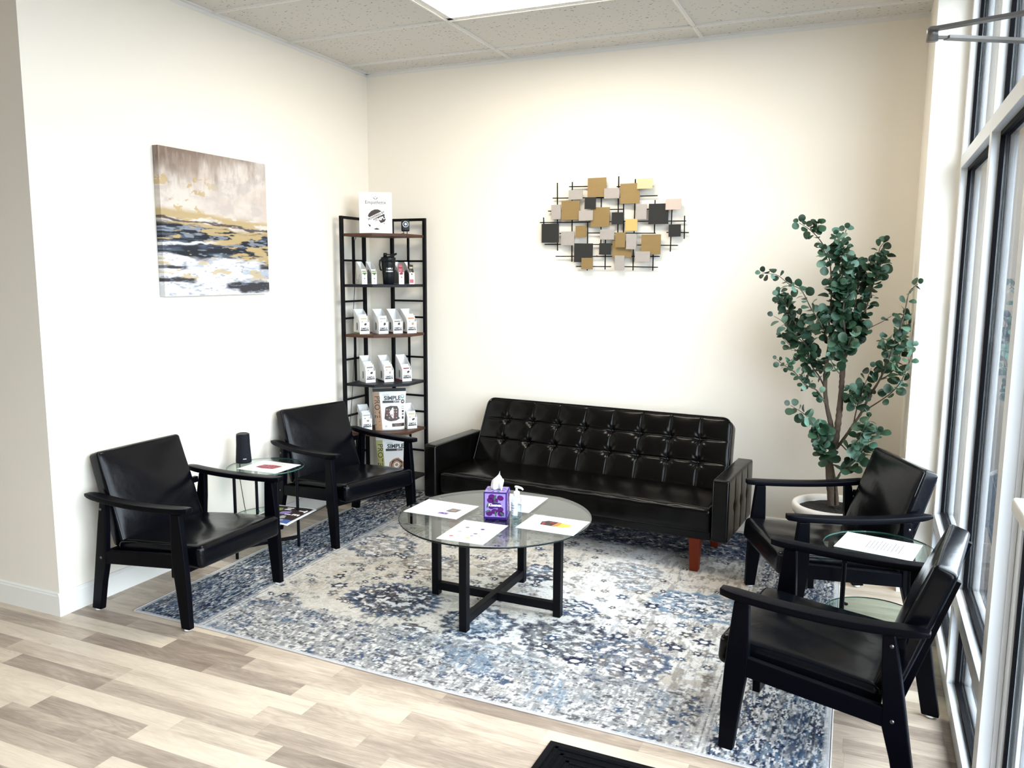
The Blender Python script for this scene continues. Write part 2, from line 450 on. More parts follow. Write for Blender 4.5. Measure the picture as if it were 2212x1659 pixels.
BR = {
  'trunkL': [ (3.191,-0.460,0.348), (3.177,-0.460,0.457), (3.164,-0.460,0.576), (3.186,-0.460,0.687), (3.194,-0.470,0.765), (3.199,-0.470,0.851), (3.202,-0.460,0.956), (3.202,-0.450,1.040), (3.206,-0.440,1.134), (3.231,-0.440,1.208) ],
  'trunkR': [ (3.217,-0.480,0.357), (3.207,-0.470,0.441), (3.179,-0.455,0.566) ],
  'A': [ (3.206,-0.440,1.134), (3.205,-0.450,1.250), (3.189,-0.460,1.354), (3.188,-0.470,1.468), (3.173,-0.470,1.570), (3.171,-0.460,1.672), (3.169,-0.460,1.743), (3.179,-0.460,1.794) ],
  'A2': [ (3.231,-0.440,1.208), (3.239,-0.400,1.311), (3.242,-0.380,1.415), (3.250,-0.370,1.519), (3.259,-0.360,1.622) ],
  'Btr': [ (3.186,-0.460,0.687), (3.162,-0.450,0.780), (3.134,-0.440,0.884), (3.120,-0.430,0.990), (3.124,-0.430,1.140), (3.132,-0.430,1.225) ],
  'B1': [ (3.132,-0.430,1.225), (3.122,-0.440,1.330), (3.127,-0.460,1.436), (3.122,-0.470,1.539), (3.105,-0.460,1.652), (3.062,-0.450,1.735), (3.004,-0.440,1.797), (2.947,-0.430,1.835) ],
  'C1': [ (3.127,-0.430,0.958), (3.088,-0.420,1.030), (3.044,-0.410,1.091), (3.007,-0.400,1.196), (2.961,-0.390,1.280), (2.914,-0.380,1.386), (2.863,-0.370,1.461) ],
  'C2': [ (3.137,-0.450,0.875), (3.086,-0.500,0.964), (3.026,-0.520,0.995), (2.974,-0.540,1.058), (2.913,-0.550,1.099), (2.883,-0.560,1.125) ],
  'C3': [ (3.128,-0.430,1.204), (3.086,-0.480,1.311), (3.033,-0.500,1.394), (2.981,-0.520,1.487), (2.921,-0.530,1.517), (2.860,-0.540,1.563), (2.785,-0.550,1.573) ],
  'C4': [ (3.044,-0.410,1.091), (2.988,-0.380,1.140), (2.922,-0.360,1.190), (2.876,-0.340,1.231) ],
  'C5': [ (3.007,-0.400,1.196), (2.925,-0.440,1.282), (2.883,-0.460,1.325), (2.848,-0.470,1.346) ],
  'D': [ (3.176,-0.460,0.621), (3.139,-0.520,0.716), (3.089,-0.560,0.782), (3.038,-0.590,0.847), (2.968,-0.610,0.893) ],
  'D2': [ (3.164,-0.460,0.576), (3.143,-0.540,0.656), (3.123,-0.580,0.704), (3.101,-0.600,0.769) ],
  'E': [ (3.194,-0.460,0.655), (3.235,-0.450,0.722), (3.270,-0.440,0.787), (3.305,-0.440,0.854), (3.338,-0.440,0.941), (3.380,-0.420,1.025), (3.413,-0.400,1.119), (3.436,-0.380,1.212), (3.467,-0.370,1.316), (3.480,-0.380,1.399), (3.492,-0.400,1.481), (3.525,-0.420,1.522) ],
  'F': [ (3.305,-0.440,0.854), (3.377,-0.460,0.915), (3.439,-0.480,0.974), (3.481,-0.480,1.038), (3.499,-0.470,1.120), (3.512,-0.460,1.211) ],
  'F2': [ (3.380,-0.420,1.025), (3.445,-0.380,1.066), (3.487,-0.360,1.150), (3.500,-0.350,1.254), (3.498,-0.350,1.357) ],
  'G': [ (3.231,-0.440,1.208), (3.268,-0.420,1.313), (3.300,-0.400,1.416), (3.322,-0.390,1.520), (3.340,-0.380,1.622), (3.340,-0.380,1.694), (3.361,-0.380,1.734) ],
  'Hh': [ (3.272,-0.440,1.252), (3.317,-0.460,1.296), (3.371,-0.470,1.329), (3.415,-0.480,1.361) ],
  'I': [ (3.199,-0.480,0.486), (3.236,-0.530,0.566), (3.282,-0.560,0.609), (3.316,-0.580,0.680), (3.347,-0.580,0.786) ],
  'I2': [ (3.218,-0.460,0.679), (3.259,-0.560,0.670), (3.294,-0.600,0.734), (3.327,-0.620,0.812) ],
  'J': [ (3.270,-0.440,0.787), (3.284,-0.500,0.893), (3.307,-0.540,0.994), (3.338,-0.560,1.101) ],
  'K': [ (3.202,-0.450,1.040), (3.167,-0.500,1.085), (3.146,-0.530,1.129), (3.136,-0.550,1.151) ],
  'Lb': [ (3.206,-0.440,1.134), (3.219,-0.520,1.194), (3.235,-0.560,1.259), (3.244,-0.580,1.281) ],
}
SQ=[
(1.710,2.098,0.120,0.118,'gold',1),(1.570,2.058,0.092,0.059,'silver',1),(1.810,2.058,0.097,0.062,'silver',2),(1.922,2.054,0.121,0.121,'gold',1),(2.018,2.109,0.096,0.062,'brassp',2),(1.538,1.962,0.122,0.119,'gold',1),(1.671,2.002,0.072,0.072,'charcoal',2),(1.440,1.954,0.065,0.091,'silver',1),(1.644,1.927,0.092,0.062,'silver',2),(1.734,1.916,0.122,0.120,'gold',1),(1.847,1.906,0.073,0.072,'charcoal',1),(1.997,1.942,0.066,0.092,'silver',1),(2.104,1.927,0.121,0.122,'charcoal',1),(2.196,1.981,0.094,0.064,'silverp',2),(1.939,1.863,0.076,0.073,'goldl',2),(1.401,1.822,0.117,0.120,'charcoal',1),(1.521,1.787,0.088,0.087,'silver',1),(1.610,1.829,0.072,0.072,'gold',1),(1.783,1.807,0.092,0.061,'silver',1),(2.206,1.826,0.073,0.073,'charcoal',1),(2.063,1.744,0.120,0.121,'gold',1),(1.871,1.773,0.063,0.092,'gold',2),(1.941,1.763,0.064,0.095,'silver',2),(1.878,1.717,0.124,0.102,'gold',0),(1.625,1.696,0.122,0.118,'charcoal',0),(1.771,1.719,0.076,0.071,'charcoal',1),(2.014,1.670,0.094,0.063,'silver',2),(1.654,1.628,0.074,0.072,'gold',1),(1.866,1.633,0.062,0.090,'silver',1),]
HB =[(1.410,2.043,1.857,2.034),(1.521,2.111,1.768,2.106),(1.833,2.100,2.064,2.093),(1.983,2.038,2.092,2.037),(1.704,1.963,1.880,1.961),(1.380,1.962,1.478,1.960),(1.323,1.891,1.809,1.887),(1.877,1.888,2.270,1.882),(1.966,1.959,2.042,1.958),(1.459,1.820,1.562,1.819),(1.650,1.820,2.086,1.812),(1.359,1.751,1.938,1.745),(1.972,1.742,2.226,1.738),(1.435,1.675,2.116,1.672),(1.575,1.610,1.808,1.609),(1.896,1.609,2.107,1.606),(2.153,1.816,2.289,1.813),]
VB =[(1.442,2.138,1.449,1.710),(1.543,2.139,1.548,1.640),(1.736,2.039,1.739,1.753),(1.769,1.776,1.770,1.591),(1.650,1.888,1.652,1.584),(1.846,2.162,1.848,1.808),(1.881,1.996,1.884,1.812),(1.952,2.141,1.952,1.807),(1.948,1.811,1.951,1.585),(2.078,2.011,2.080,1.809),(2.076,1.684,2.076,1.584),(2.183,1.951,2.181,1.700),(2.261,1.913,2.263,1.776),(1.350,1.923,1.352,1.882),]
BR['E'] = [ (3.194,-0.460,0.655), (3.235,-0.460,0.723), (3.270,-0.470,0.792), (3.305,-0.500,0.863), (3.337,-0.520,0.952), (3.378,-0.550,1.041), (3.409,-0.580,1.136), (3.429,-0.620,1.230), (3.456,-0.670,1.332), (3.468,-0.700,1.411), (3.479,-0.720,1.487), (3.510,-0.740,1.525) ]
BR['F'] = [ (3.305,-0.500,0.863), (3.376,-0.560,0.929), (3.435,-0.620,0.992), (3.474,-0.670,1.060), (3.497,-0.720,1.145), (3.516,-0.750,1.230) ]
BR['F2'] = [ (3.378,-0.550,1.041), (3.432,-0.500,1.079), (3.464,-0.480,1.160), (3.476,-0.480,1.262), (3.479,-0.480,1.363) ]
# ------------------------------------------------------------------ setting
H = 2.9365          # ceiling height
W = 3.516           # end of the back wall
XW = 3.655          # inner face of the window frames
LY = -2.579         # end of the left wall (outer corner)
YB = -8.4           # far end of the room behind the camera
XL = -3.6
def slab(name, lo, hi, mat):
    return struct(MB().box(lo, hi, mat).build(name))
slab('floor', (XL-.1, YB-.1, -.08), (XW+.02, .12, 0), M['floor'])
slab('ceiling', (XL-.1, YB-.1, H), (XW+.12, .12, H+.06), M['tile'])
slab('wall_back', (-.12, 0, 0), (XW+.12, .12, H), M['wall'])
slab('wall_left', (-.12, LY, 0), (0, 0, H), M['wall'])
slab('wall_side', (XL, LY, 0), (-.12, LY+.12, H), M['wall'])
slab('wall_far', (XL-.1, YB-.12, 0), (XW+.12, YB, H), M['wall'])
slab('wall_west', (XL-.12, YB, 0), (XL, LY+.12, H), M['wall'])
slab('wall_column', (W, -.66, 0), (XW+.115, 0, H), M['wall'])
# baseboards: flat board with a small lip on top
def baseboard(name, p, q, nrm):
    p = Vector(p); q = Vector(q); n = Vector(nrm)
    prof = [(0,0),(.013,0),(.013,.093),(.010,.098),(.010,.104),(.006,.108),(0,.108)]
    v = []
    for c in (p, q):
        for a, z in prof: v.append(c + n*a + Vector((0,0,z)))
    k = len(prof)
    f = [tuple(range(k)), tuple(range(2*k-1, k-1, -1))] + [(i, (i+1) % k, (i+1) % k + k, i+k) for i in range(k)]
    struct(MB().add(v, f, M['trimw']).build(name))
baseboard('baseboard_left', (0, 0, 0), (0, LY-.013, 0), (1,0,0))
baseboard('baseboard_back', (.013, 0, 0), (W, 0, 0), (0,-1,0))
baseboard('baseboard_side', (-.0, LY, 0), (XL, LY, 0), (0,-1,0))
baseboard('baseboard_column', (W, -.66, 0), (XW, -.66, 0), (0,-1,0))
# ceiling grid: tee bars with a stepped profile, one structure
GX = [1.104 + 1.2192*k for k in range(-4, 3)]
GY = [-.253 - .6096*k for k in range(14)]
tb = MB()
def tee(p, q):
    p = Vector(p); q = Vector(q)
    tb.bar(p + Vector((0,0,-.004)), q + Vector((0,0,-.004)), .024, .008, M['tbar'])
    tb.bar(p + Vector((0,0,-.0095)), q + Vector((0,0,-.0095)), .009, .004, M['tbar'])
for x in GX:
    if x < XL or x > XW: continue
    tee((x, -.02 if x > 0 else LY, H), (x, YB, H))
for y in GY:
    tee((.02 if y > LY else XL, y, H), (XW, y, H))
struct(tb.build('trim_1'))
wa = MB()
for p, q, n in (((0,0,0),(XW,0,0),(0,-1,0)), ((0,0,0),(0,LY,0),(1,0,0)), ((XL,LY,0),(0,LY,0),(0,-1,0))):
    p = Vector(p); q = Vector(q); n = Vector(n)
    for dz, w_, h_ in ((.003, .024, .006), (.012, .003, .024)):
        wa.bar(p + n*w_/2 + Vector((0,0,H-dz)), q + n*w_/2 + Vector((0,0,H-dz)), w_, h_, M['tbar'])
struct(wa.build('trim_2'))
# recessed lights (2x4 troffers) that fill one bay of the grid
def troffer(ix, iy, label):
    x0 = 1.104 + 1.2192*ix; y1 = GY[iy]; y0 = GY[iy+1]
    t = empty('ceiling_light', ((x0+x0+1.2192)/2, (y0+y1)/2, H), 0, label, 'ceiling light')
    hw, hd = .5976, .2928
    MB().box((-hw, -hd, -.006), (hw, -hd+.03, 0), M['tbar']).box((-hw, hd-.03, -.006), (hw, hd, 0), M['tbar']) \
        .box((-hw, -hd, -.006), (-hw+.03, hd, 0), M['tbar']).box((hw-.03, -hd, -.006), (hw, hd, 0), M['tbar']).build('frame', t)
    MB().box((-hw+.03, -hd+.03, -.004), (hw-.03, hd-.03, -.001), M['diffuser']).build('diffuser', t)
troffer(0, 1, 'glowing recessed ceiling light above the coffee table')

# ---- window wall: aluminium frames, gaskets, panes
YC = -.66
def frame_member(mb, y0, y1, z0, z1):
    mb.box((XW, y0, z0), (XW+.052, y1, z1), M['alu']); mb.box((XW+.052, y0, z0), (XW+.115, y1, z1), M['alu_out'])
def window(name, y0, y1, z0, z1, gx=XW+.044):
    """pane between the members; y0<y1"""
    w = empty(name, (gx, (y0+y1)/2, (z0+z1)/2)); struct(w)
    hy = (y1-y0)/2; hz = (z1-z0)/2
    MB().box((-.003, -hy+.004, -hz+.004), (.003, hy-.004, hz-.004), M['wglass']).build('pane', w)
    g = MB(); t = .016
    for x0, x1 in ((-.017, -.004), (.004, .013)):
        g.box((x0, -hy, -hz), (x1, -hy+t, hz), M['gasket']); g.box((x0, hy-t, -hz), (x1, hy, hz), M['gasket'])
        g.box((x0, -hy, -hz), (x1, hy, -hz+t), M['gasket']); g.box((x0, -hy, hz-t), (x1, hy, hz), M['gasket'])
    g.build('gasket', w)
    s = MB(); t = .02
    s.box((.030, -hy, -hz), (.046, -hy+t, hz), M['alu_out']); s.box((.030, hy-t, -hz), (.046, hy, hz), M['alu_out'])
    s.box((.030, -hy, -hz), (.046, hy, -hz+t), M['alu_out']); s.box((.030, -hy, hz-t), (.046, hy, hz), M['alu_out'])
    s.build('stop', w)
    return w
fr = MB()
vert = [(-.71, YC), (-1.735, -1.683), (-2.56, -2.495)]
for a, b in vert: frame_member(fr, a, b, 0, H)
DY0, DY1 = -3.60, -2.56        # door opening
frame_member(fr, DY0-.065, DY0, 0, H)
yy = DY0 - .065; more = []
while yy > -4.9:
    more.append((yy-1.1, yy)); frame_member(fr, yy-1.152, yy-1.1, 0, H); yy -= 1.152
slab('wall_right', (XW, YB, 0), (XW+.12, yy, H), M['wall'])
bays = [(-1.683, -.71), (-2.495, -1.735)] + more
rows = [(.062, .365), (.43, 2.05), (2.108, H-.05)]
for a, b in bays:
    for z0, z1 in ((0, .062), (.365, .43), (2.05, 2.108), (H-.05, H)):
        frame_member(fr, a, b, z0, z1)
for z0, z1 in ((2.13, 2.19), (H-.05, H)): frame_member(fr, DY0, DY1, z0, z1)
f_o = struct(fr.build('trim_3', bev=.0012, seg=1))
n = 0
for a, b in bays:
    for z0, z1 in rows:
        n += 1; window('window_%d' % n, a, b, z0, z1)
n += 1; window('window_%d' % n, DY0, DY1, 2.19, H-.05)
# door: narrow-stile glass door with push bar and closer
dr = empty('door_1', (XW+.05, DY1, 0)); struct(dr)
dw = DY0 - DY1
st = MB(); x0, x1 = -.005, .040
st.box((x0, -.062, .01), (x1, -.006, 2.115), M['alu'])
st.box((x0, dw+.006, .01), (x1, dw+.062, 2.115), M['alu'])
st.box((x0, dw+.062, 2.03), (x1, -.062, 2.115), M['alu'])
st.box((x0, dw+.062, .01), (x1, -.062, .20), M['alu'])
st.build('stile_frame', dr, bev=.0015, seg=1)
MB().box((.012, dw+.062, .20), (.018, -.062, 2.03), M['wglass']).build('pane', dr)
g = MB()
for a in (.002, .020):
    g.box((a, -.078, .20), (a+.008, -.062, 2.03), M['gasket']); g.box((a, dw+.062, .20), (a+.008, dw+.078, 2.03), M['gasket'])
    g.box((a, dw+.062, .20), (a+.008, -.062, .216), M['gasket']); g.box((a, dw+.062, 2.014), (a+.008, -.062, 2.03), M['gasket'])
g.box((-.012, -.012, .01), (-.004, -.004, 2.115), M['gasket'])
g.build('gasket', dr)
MB().box((-.05, -.010, .0), (-.018, .0, 2.13), M['alu']).box((-.018, -.016, 0), (-.006, .0, 2.13), M['alu']).build('door_stop', dr)
pb = MB()
pb.rbox((.026, .34, .019), .008, M['trimw'], Matrix.Translation((-.034, -.585, 1.028)), n=(1,2,1))
pb.box((-.020, -.285, 1.015), (-.004, -.26, 1.045), M['trimw']); pb.box((-.020, dw+.14, 1.015), (-.004, dw+.165, 1.045), M['trimw'])
pb.build('push_bar', dr)
ca = MB()
ex, ey, ez = 3.405-(XW+.05), -2.80-DY1, 2.118
# flat forearm and main arm meeting at the elbow
ca.bar((ex, ey-.01, ez+.010), (-.035, -.335, ez+.010), .022, .007, M['arm_metal'])
ca.bar((ex+.03, ey+.012, ez-.006), (-.05, -.10, ez-.006), .024, .007, M['arm_metal'])
ca.bar((ex, ey, ez-.006), (ex+.05, ey+.02, ez-.006), .014, .005, M['arm_metal'])
ca.lathe([(.0, -.014), (.013, -.014), (.013, .012), (.008, .018), (0, .018)], M['arm_metal'], 20, (0,0), mtx=Matrix.Translation((ex, ey, ez)))
ca.lathe([(.0, -.02), (.009, -.02), (.009, .0), (0, .0)], M['screw'], 12, mtx=Matrix.Translation((-.06, -.105, ez)))
ca.build('closer_arm', dr)
MB().rbox((.030, .13, .028), .012, M['arm_metal'], Matrix.Translation((-.036, -.40, 2.075)), n=(1,2,1)).build('closer_body', dr)

# ---- outdoors seen through the glass
tag(MB().box((XW+.115, -22, -.14), (45, 40, -.10), M['asphalt']).build('parking_lot'), 'pale grey parking lot seen outside through the glass', 'parking lot', kind='structure')
tag(MB().box((XW+.115, -22, -.10), (XW+2.1, 40, -.02), M['concrete']).build('sidewalk'), 'concrete sidewalk just outside the windows', 'sidewalk', kind='structure')
pier = MB().box((XW+.30, .55, -.02), (XW+.75, 1.0, 3.4), M['siding'])
tag(pier.build('outdoor_pier', bev=.01), 'blue-grey clad pier outside beyond the first window', 'pier')
bld = empty('distant_building', (16, 34, -.1), 0, 'pale yellowish building far across the parking lot', 'building')
MB().box((-12, 0, 0), (14, 6, 4.2), M['offwall']).build('wall', bld)
MB().box((-12.3, -.3, 4.2), (14.3, 6.3, 4.5), M['white']).build('roof', bld)
for k in range(5):
    MB().box((-10+4.6*k, -.03, .9), (-7.6+4.6*k, .02, 2.6), M['charcoal']).build('window', bld)

# ------------------------------------------------------------------ armchair (local: +x forward, +y left)
def make_chair():
    c = empty('armchair', (0,0,0))
    yo = .300; t = .030
    for s in (1, -1):
        ya, yb = sorted((s*(yo-t/2), s*(yo+t/2)))
        fl = MB().prism([(.288,.006),(.336,.006),(.333,.16),(.327,.275),(.318,.38),(.303,.522),(.256,.522),(.252,.42),(.250,.33),(.256,.262),(.270,.16)], 'y', ya, yb, M['wood_black']).build('leg', c, bev=.004)
        rl = MB().prism([(-.262,.006),(-.205,.006),(-.178,.14),(-.152,.235),(-.150,.31),(-.142,.40),(-.137,.524),(-.172,.524),(-.192,.42),(-.214,.29),(-.232,.18)], 'y', ya, yb, M['wood_black']).build('leg', c, bev=.004)
        for L_, x_ in ((fl, .312), (rl, -.233)):
            tag(MB().lathe([(0,.0),(.0155,.0),(.0165,.003),(.0155,.007),(0,.007)], M['felt'], 20, (x_, s*yo)).build('foot_pad', L_), 'white felt foot pad')
        MB().prism([(-.156,.235),(.256,.273),(.252,.338),(-.152,.296)], 'y', ya+.003*1, yb-.003, M['wood_black']).build('side_rail', c, bev=.003)
        # curved armrest: lofted plank
        am = MB(); N = 26; v = []
        for i in range(N+1):
            u = i/N; x = -.262 + .614*u
            z = .531 + .030*(2*u-1)**2*(.40 if u > .5 else .60)
            if u < .12: wdt = .030 + .030*math.sqrt(u/.12)*.9
            elif u > .93: wdt = .057 - .022*((u-.93)/.07)**1.3
            else: wdt = .057
            yc = s*(yo + .006 - .020*(u-.5)**2*2 + (.008 if u < .12 else 0)*(1-u/.12))
            th = .024 if u > .06 else .013 + .011*u/.06
            for a, b in ((-1,-1),(1,-1),(1,1),(-1,1)):
                v.append((x, yc + a*wdt/2, z + b*th/2))
        f = [(0,1,2,3), (4*N+3, 4*N+2, 4*N+1, 4*N)]
        for i in range(N):
            for k in range(4):
                k2 = (k+1) % 4
                f.append((4*i+k, 4*i+k2, 4*i+4+k2, 4*i+4+k))
        am.add(v, f, M['wood_black'], True)
        am.build('armrest', c, bev=.004, seg=3)
        MB().lathe([(0,0),(.0065,0),(.006,.0025),(0,.003)], M['screw'], 14, mtx=Matrix.Translation((-.165, s*(yo+t/2), .492)) @ Matrix.Rotation(-s*PI/2, 4, 'X')).build('bolt', c)
        MB().lathe([(0,0),(.0065,0),(.006,.0025),(0,.003)], M['screw'], 14, mtx=Matrix.Translation((-.18, s*(yo+t/2), .262)) @ Matrix.Rotation(-s*PI/2, 4, 'X')).build('bolt', c)
    w = yo - t/2
    MB().box((.215, -w, .218), (.240, w, .272), M['wood_black']).build('front_rail', c, bev=.003)
    MB().box((-.178, -w, .228), (-.152, w, .292), M['wood_black']).build('back_rail', c, bev=.003)
    # back frame: two uprights and three slats behind the cushion
    bf = MB()
    for s in (1, -1): bf.bar((-.172, s*.205, .262), (-.308, s*.205, .69), .030, .022, M['wood_black'], (0,1,0))
    for z in (.42, .53, .66): bf.bar((-.172 - (z-.262)*.318 + .004, -.21, z), (-.172 - (z-.262)*.318 + .004, .21, z), .014, .045, M['wood_black'])
    bf.bar((-.186, -w, .492), (-.186, w, .492), .022, .030, M['wood_black'])
    bf.build('back_frame', c, bev=.002)
    # seat cushion, front higher than the rear
    tilt = math.atan(.035/.42)
    def seatfn(p, u):
        a = (1-u[0]**2)*(1-u[1]**2)
        k = 1 if p.z > 0 else .15
        z = p.z + k*.010*a - (.006*math.exp(-((u[0]+.1)/.5)**2)*math.exp(-(u[1]/.55)**2) if p.z > 0 else 0)
        z += .0018*math.sin(9*u[1]+3*u[0])*(p.z > 0)*(1-abs(u[0])**4)
        return (p.x, p.y, z)
    mt = Matrix.Translation((.115, 0, .301)) @ Matrix.Rotation(-tilt, 4, 'Y')
    seat_o = MB().rbox((.254, .262, .053), .026, M['leather'], mt, n=(18, 20, 3), fn=seatfn).build('seat', c)
    pp = []
    for x, y in ((-.238,-.257),(.244,-.257),(.2465,-.255),(.2465,.255),(.244,.257),(-.238,.257)): pp.append(mt @ Vector((x, y, .036)))
    MB().tube(pp, .0022, M['piping'], 6).build('piping', seat_o)
    # backrest cushion
    tb_ = math.atan(.142/.415)
    def backfn(p, u):
        a = (1-u[1]**2)*(1-u[2]**2)
        x = p.x + (.019*a if p.x > 0 else -.004*a)
        x += .0015*math.sin(7*u[2]+4*u[1])*(p.x > 0)*(1-abs(u[1])**4)
        return (x, p.y*(1-.03*max(0, u[2])), p.z)
    mb_ = Matrix.Translation((-.212, 0, .515)) @ Matrix.Rotation(-tb_, 4, 'Y')
    bk = MB().rbox((.036, .252, .222), .017, M['leather'], mb_, n=(2, 20, 18), fn=backfn).build('backrest', c)
    pp = [mb_ @ Vector(q) for q in ((.031,-.245,-.21),(.031,-.240,.208),(.031,-.234,.214),(.031,.234,.214),(.031,.240,.208),(.031,.245,-.21))]
    MB().tube(pp, .0022, M['piping'], 6).build('piping', bk)
    return c
ch = make_chair()
tag(ch, 'black leather armchair at far left, below the painting by the wall corner', 'armchair', 'black armchairs around the rug')
chairs = [ch] + [copy_tree(ch) for _ in range(3)]
for o, (x, y, a, lab) in zip(chairs, [
    (.338, -2.162, 0, None),
    (.392, -.950, R(-15.7), 'black leather armchair beside the corner shelf, angled into the room'),
    (3.243, -1.055, R(203.8), 'black leather armchair standing in front of the potted tree beside the window'),
    (3.316, -2.165, R(170.6), 'black leather armchair at the lower right, nearest the viewer')]):
    o.location = (x, y, .004); o.rotation_euler = (0, 0, a)
    if lab: o['label'] = lab

# ------------------------------------------------------------------ sofa (local x along width, +y to the rear)
def make_sofa():
    s = empty('sofa', (1.7875, -.8175, .005), R(-4.2), 'black tufted leather sofa with square arms against the back wall', 'sofa')
    hw = .930; at = .088
    def armfn(side):
        def fn(p, u):
            x = p.x
            if p.x*side > 0:
                # vertical seams and three buttons on the outer face
                d = 0
                for k in (-.5, 0, .5):
                    dy = (u[1]-k)*.30
                    d += .0055*math.exp(-(dy/.006)**2) + .010*math.exp(-((dy/.022)**2 + ((u[2]-.05)*.165/.022)**2))
                    d -= .004*math.exp(-(((u[1]-k-.25)*.30)/.06)**2)*(1-u[2]**2)
                x -= side*d*(1-abs(u[2])**8)
            else:
                x += -side*.002*(1-u[1]**2)*(1-u[2]**2)
            return (x, p.y, p.z)
        return fn
    for sd in (-1, 1):
        arm = MB().rbox((at/2, .290, .165), .014, M['sofa_leather'], Matrix.Translation((sd*(hw-at/2), .290, .354)), n=(3, 120, 26), fn=armfn(sd)).build('arm', s)
        pp = [(sd*(hw-.008), .004, .195), (sd*(hw-.007), .003, .505), (sd*(hw-.008), .012, .516), (sd*(hw-.008), .575, .516)]
        MB().tube(pp, .0025, M['piping'], 6).build('piping', arm)
        pp = [(sd*(hw-at+.008), .004, .195), (sd*(hw-at+.007), .003, .505), (sd*(hw-at+.008), .012, .516), (sd*(hw-at+.008), .575, .516)]
        MB().tube(pp, .0025, M['piping'], 6).build('piping', arm)
        for k in (-.5, 0, .5):
            MB().lathe([(0,.006),(.006,.005),(.011,.001),(.012,-.003)], M['sofa_leather'], 14, mtx=Matrix.Translation((sd*(hw-.012), .29+k*.29, .362)) @ Matrix.Rotation(sd*PI/2, 4, 'Y')).build('button', arm)
    iw = hw - at
    MB().rbox((iw-.002, .235, .060), .012, M['sofa_leather'], Matrix.Translation((0, .270, .240)), n=(6, 4, 2)).build('seat_base', s)
    def seatfn(p, u):
        z = p.z
        if p.z > 0:
            z += .012*(1-u[0]**8)*(1-u[1]**2) + .0025*math.sin(u[0]*19+2*u[1])*math.exp(-((u[1]+.92)/.10)**2)
            z += .0015*math.sin(u[0]*43)*math.exp(-((u[1]+.94)/.08)**2)
        y = p.y
        if p.y < -.2: y -= .004*math.sin(u[0]*2.5) + .0015*math.sin(u[0]*31)
        return (p.x, y, z)
    st_ = MB().rbox((iw-.003, .232, .068), .026, M['sofa_leather'], Matrix.Translation((0, .250, .290)) @ Matrix.Rotation(R(.5), 4, 'X'), n=(150, 30, 4), fn=seatfn).build('seat', s)
    pp = [(-.80 + 1.6*i/60, .020 + .0015*math.sin(i*1.7) - .004*math.sin((-.8+1.6*i/60)*2.97), .3475 + .0015*math.sin(i*.9)) for i in range(61)]
    MB().tube(pp, .0035, M['piping'], 8).build('piping', st_)
    # tufted back: 9 by 3 panels, buttons on the crossings
    bw0, bw1, hgt, th = .828, .806, .225, .058
    tl = math.atan(.17/.385)
    mt = Matrix.Translation((0, .545, .520)) @ Matrix.Rotation(-tl, 4, 'X')
    cols = [(-1 + 2*k/9) for k in range(1, 9)]
    rws = [.36, -.24]
    def backfn(p, u):
        x, y, z = p
        wd = bw0 + (bw1-bw0)*(u[2]+1)/2
        x = x*wd/bw0
        if p.y < 0:
            px, pz = u[0]*bw0, u[2]*hgt
            d = 0.0
            edge = (1-abs(u[0])**14)*(1-abs(u[2])**10)
            for cc in cols:
                d += .0032*math.exp(-((px-cc*bw0)/.0045)**2)
            for rr in rws:
                d += .0045*math.exp(-((pz-rr*hgt)/.005)**2)
            for cc in cols:
                for rr in rws:
                    dx = px-cc*bw0; dz = pz-rr*hgt; r2 = math.hypot(dx, dz)
                    if r2 < .12:
                        d += .016*math.exp(-(r2/.026)**2)
                        a = math.atan2(dz, dx)
                        d += .0012*math.sin(a*9 + cc*9)*math.exp(-((r2-.035)/.022)**2)
            # pillow puff of each panel
            nx = (u[0]+1)/2*9; fx = nx - math.floor(nx)
            bounds = [-1, rws[1], rws[0], 1]
            for a_, b_ in zip(bounds[:-1], bounds[1:]):
                if a_ <= u[2] <= b_:
                    fz = (u[2]-a_)/(b_-a_); break
            else: fz = 0
            puff = (math.sin(PI*fx)*math.sin(PI*fz))**.5 if 0 < fx < 1 and 0 < fz < 1 else 0
            y += (d - .011*puff)*edge
        # rounded upper corners
        cr_ = .055; ex_, ez_ = abs(x)-(wd-cr_), z-(hgt-cr_)
        if ex_ > 0 and ez_ > 0:
            q_ = max(ex_, ez_); L_ = math.hypot(ex_, ez_)
            ex_, ez_ = ex_*q_/L_, ez_*q_/L_
            x = math.copysign(wd-cr_+ex_, x); z = hgt-cr_+ez_
        return (x, y, z)
    mb = MB()
    mb.rbox((bw0, th, hgt), .026, M['sofa_leather'], mt, n=(330, 2, 92), fn=backfn)
    bk = mb.build('backrest', s)
    for cc in cols:
        for rr in rws:
            q = mt @ Vector((cc*bw0*(1-.013*(rr+1)), -th + .024, rr*hgt))
            MB().lathe([(0,.009),(.005,.008),(.0095,.004),(.011,-.001)], M['sofa_leather'], 16, mtx=Matrix.Translation(q) @ Matrix.Rotation(PI/2 - tl, 4, 'X')).build('button', bk)
    pp = []
    for i in range(7):
        a_ = PI - i*PI/12
        pp.append(mt @ Vector((-(.806-.055) + .050*math.cos(a_), -th+.006, hgt-.055 + .050*math.sin(a_))))
    pp += [Vector((-q.x, q.y, q.z)) for q in reversed(pp)]
    side = [mt @ Vector((-(bw0+(bw1-bw0)*(k+1)/2)+.006, -th+.008, k*hgt)) for k in (-.95, -.5, 0, .5, .70)]
    side2 = [Vector((-q.x, q.y, q.z)) for q in reversed(side)]
    MB().tube(side + pp + side2, .003, M['piping'], 6).build('piping', bk)
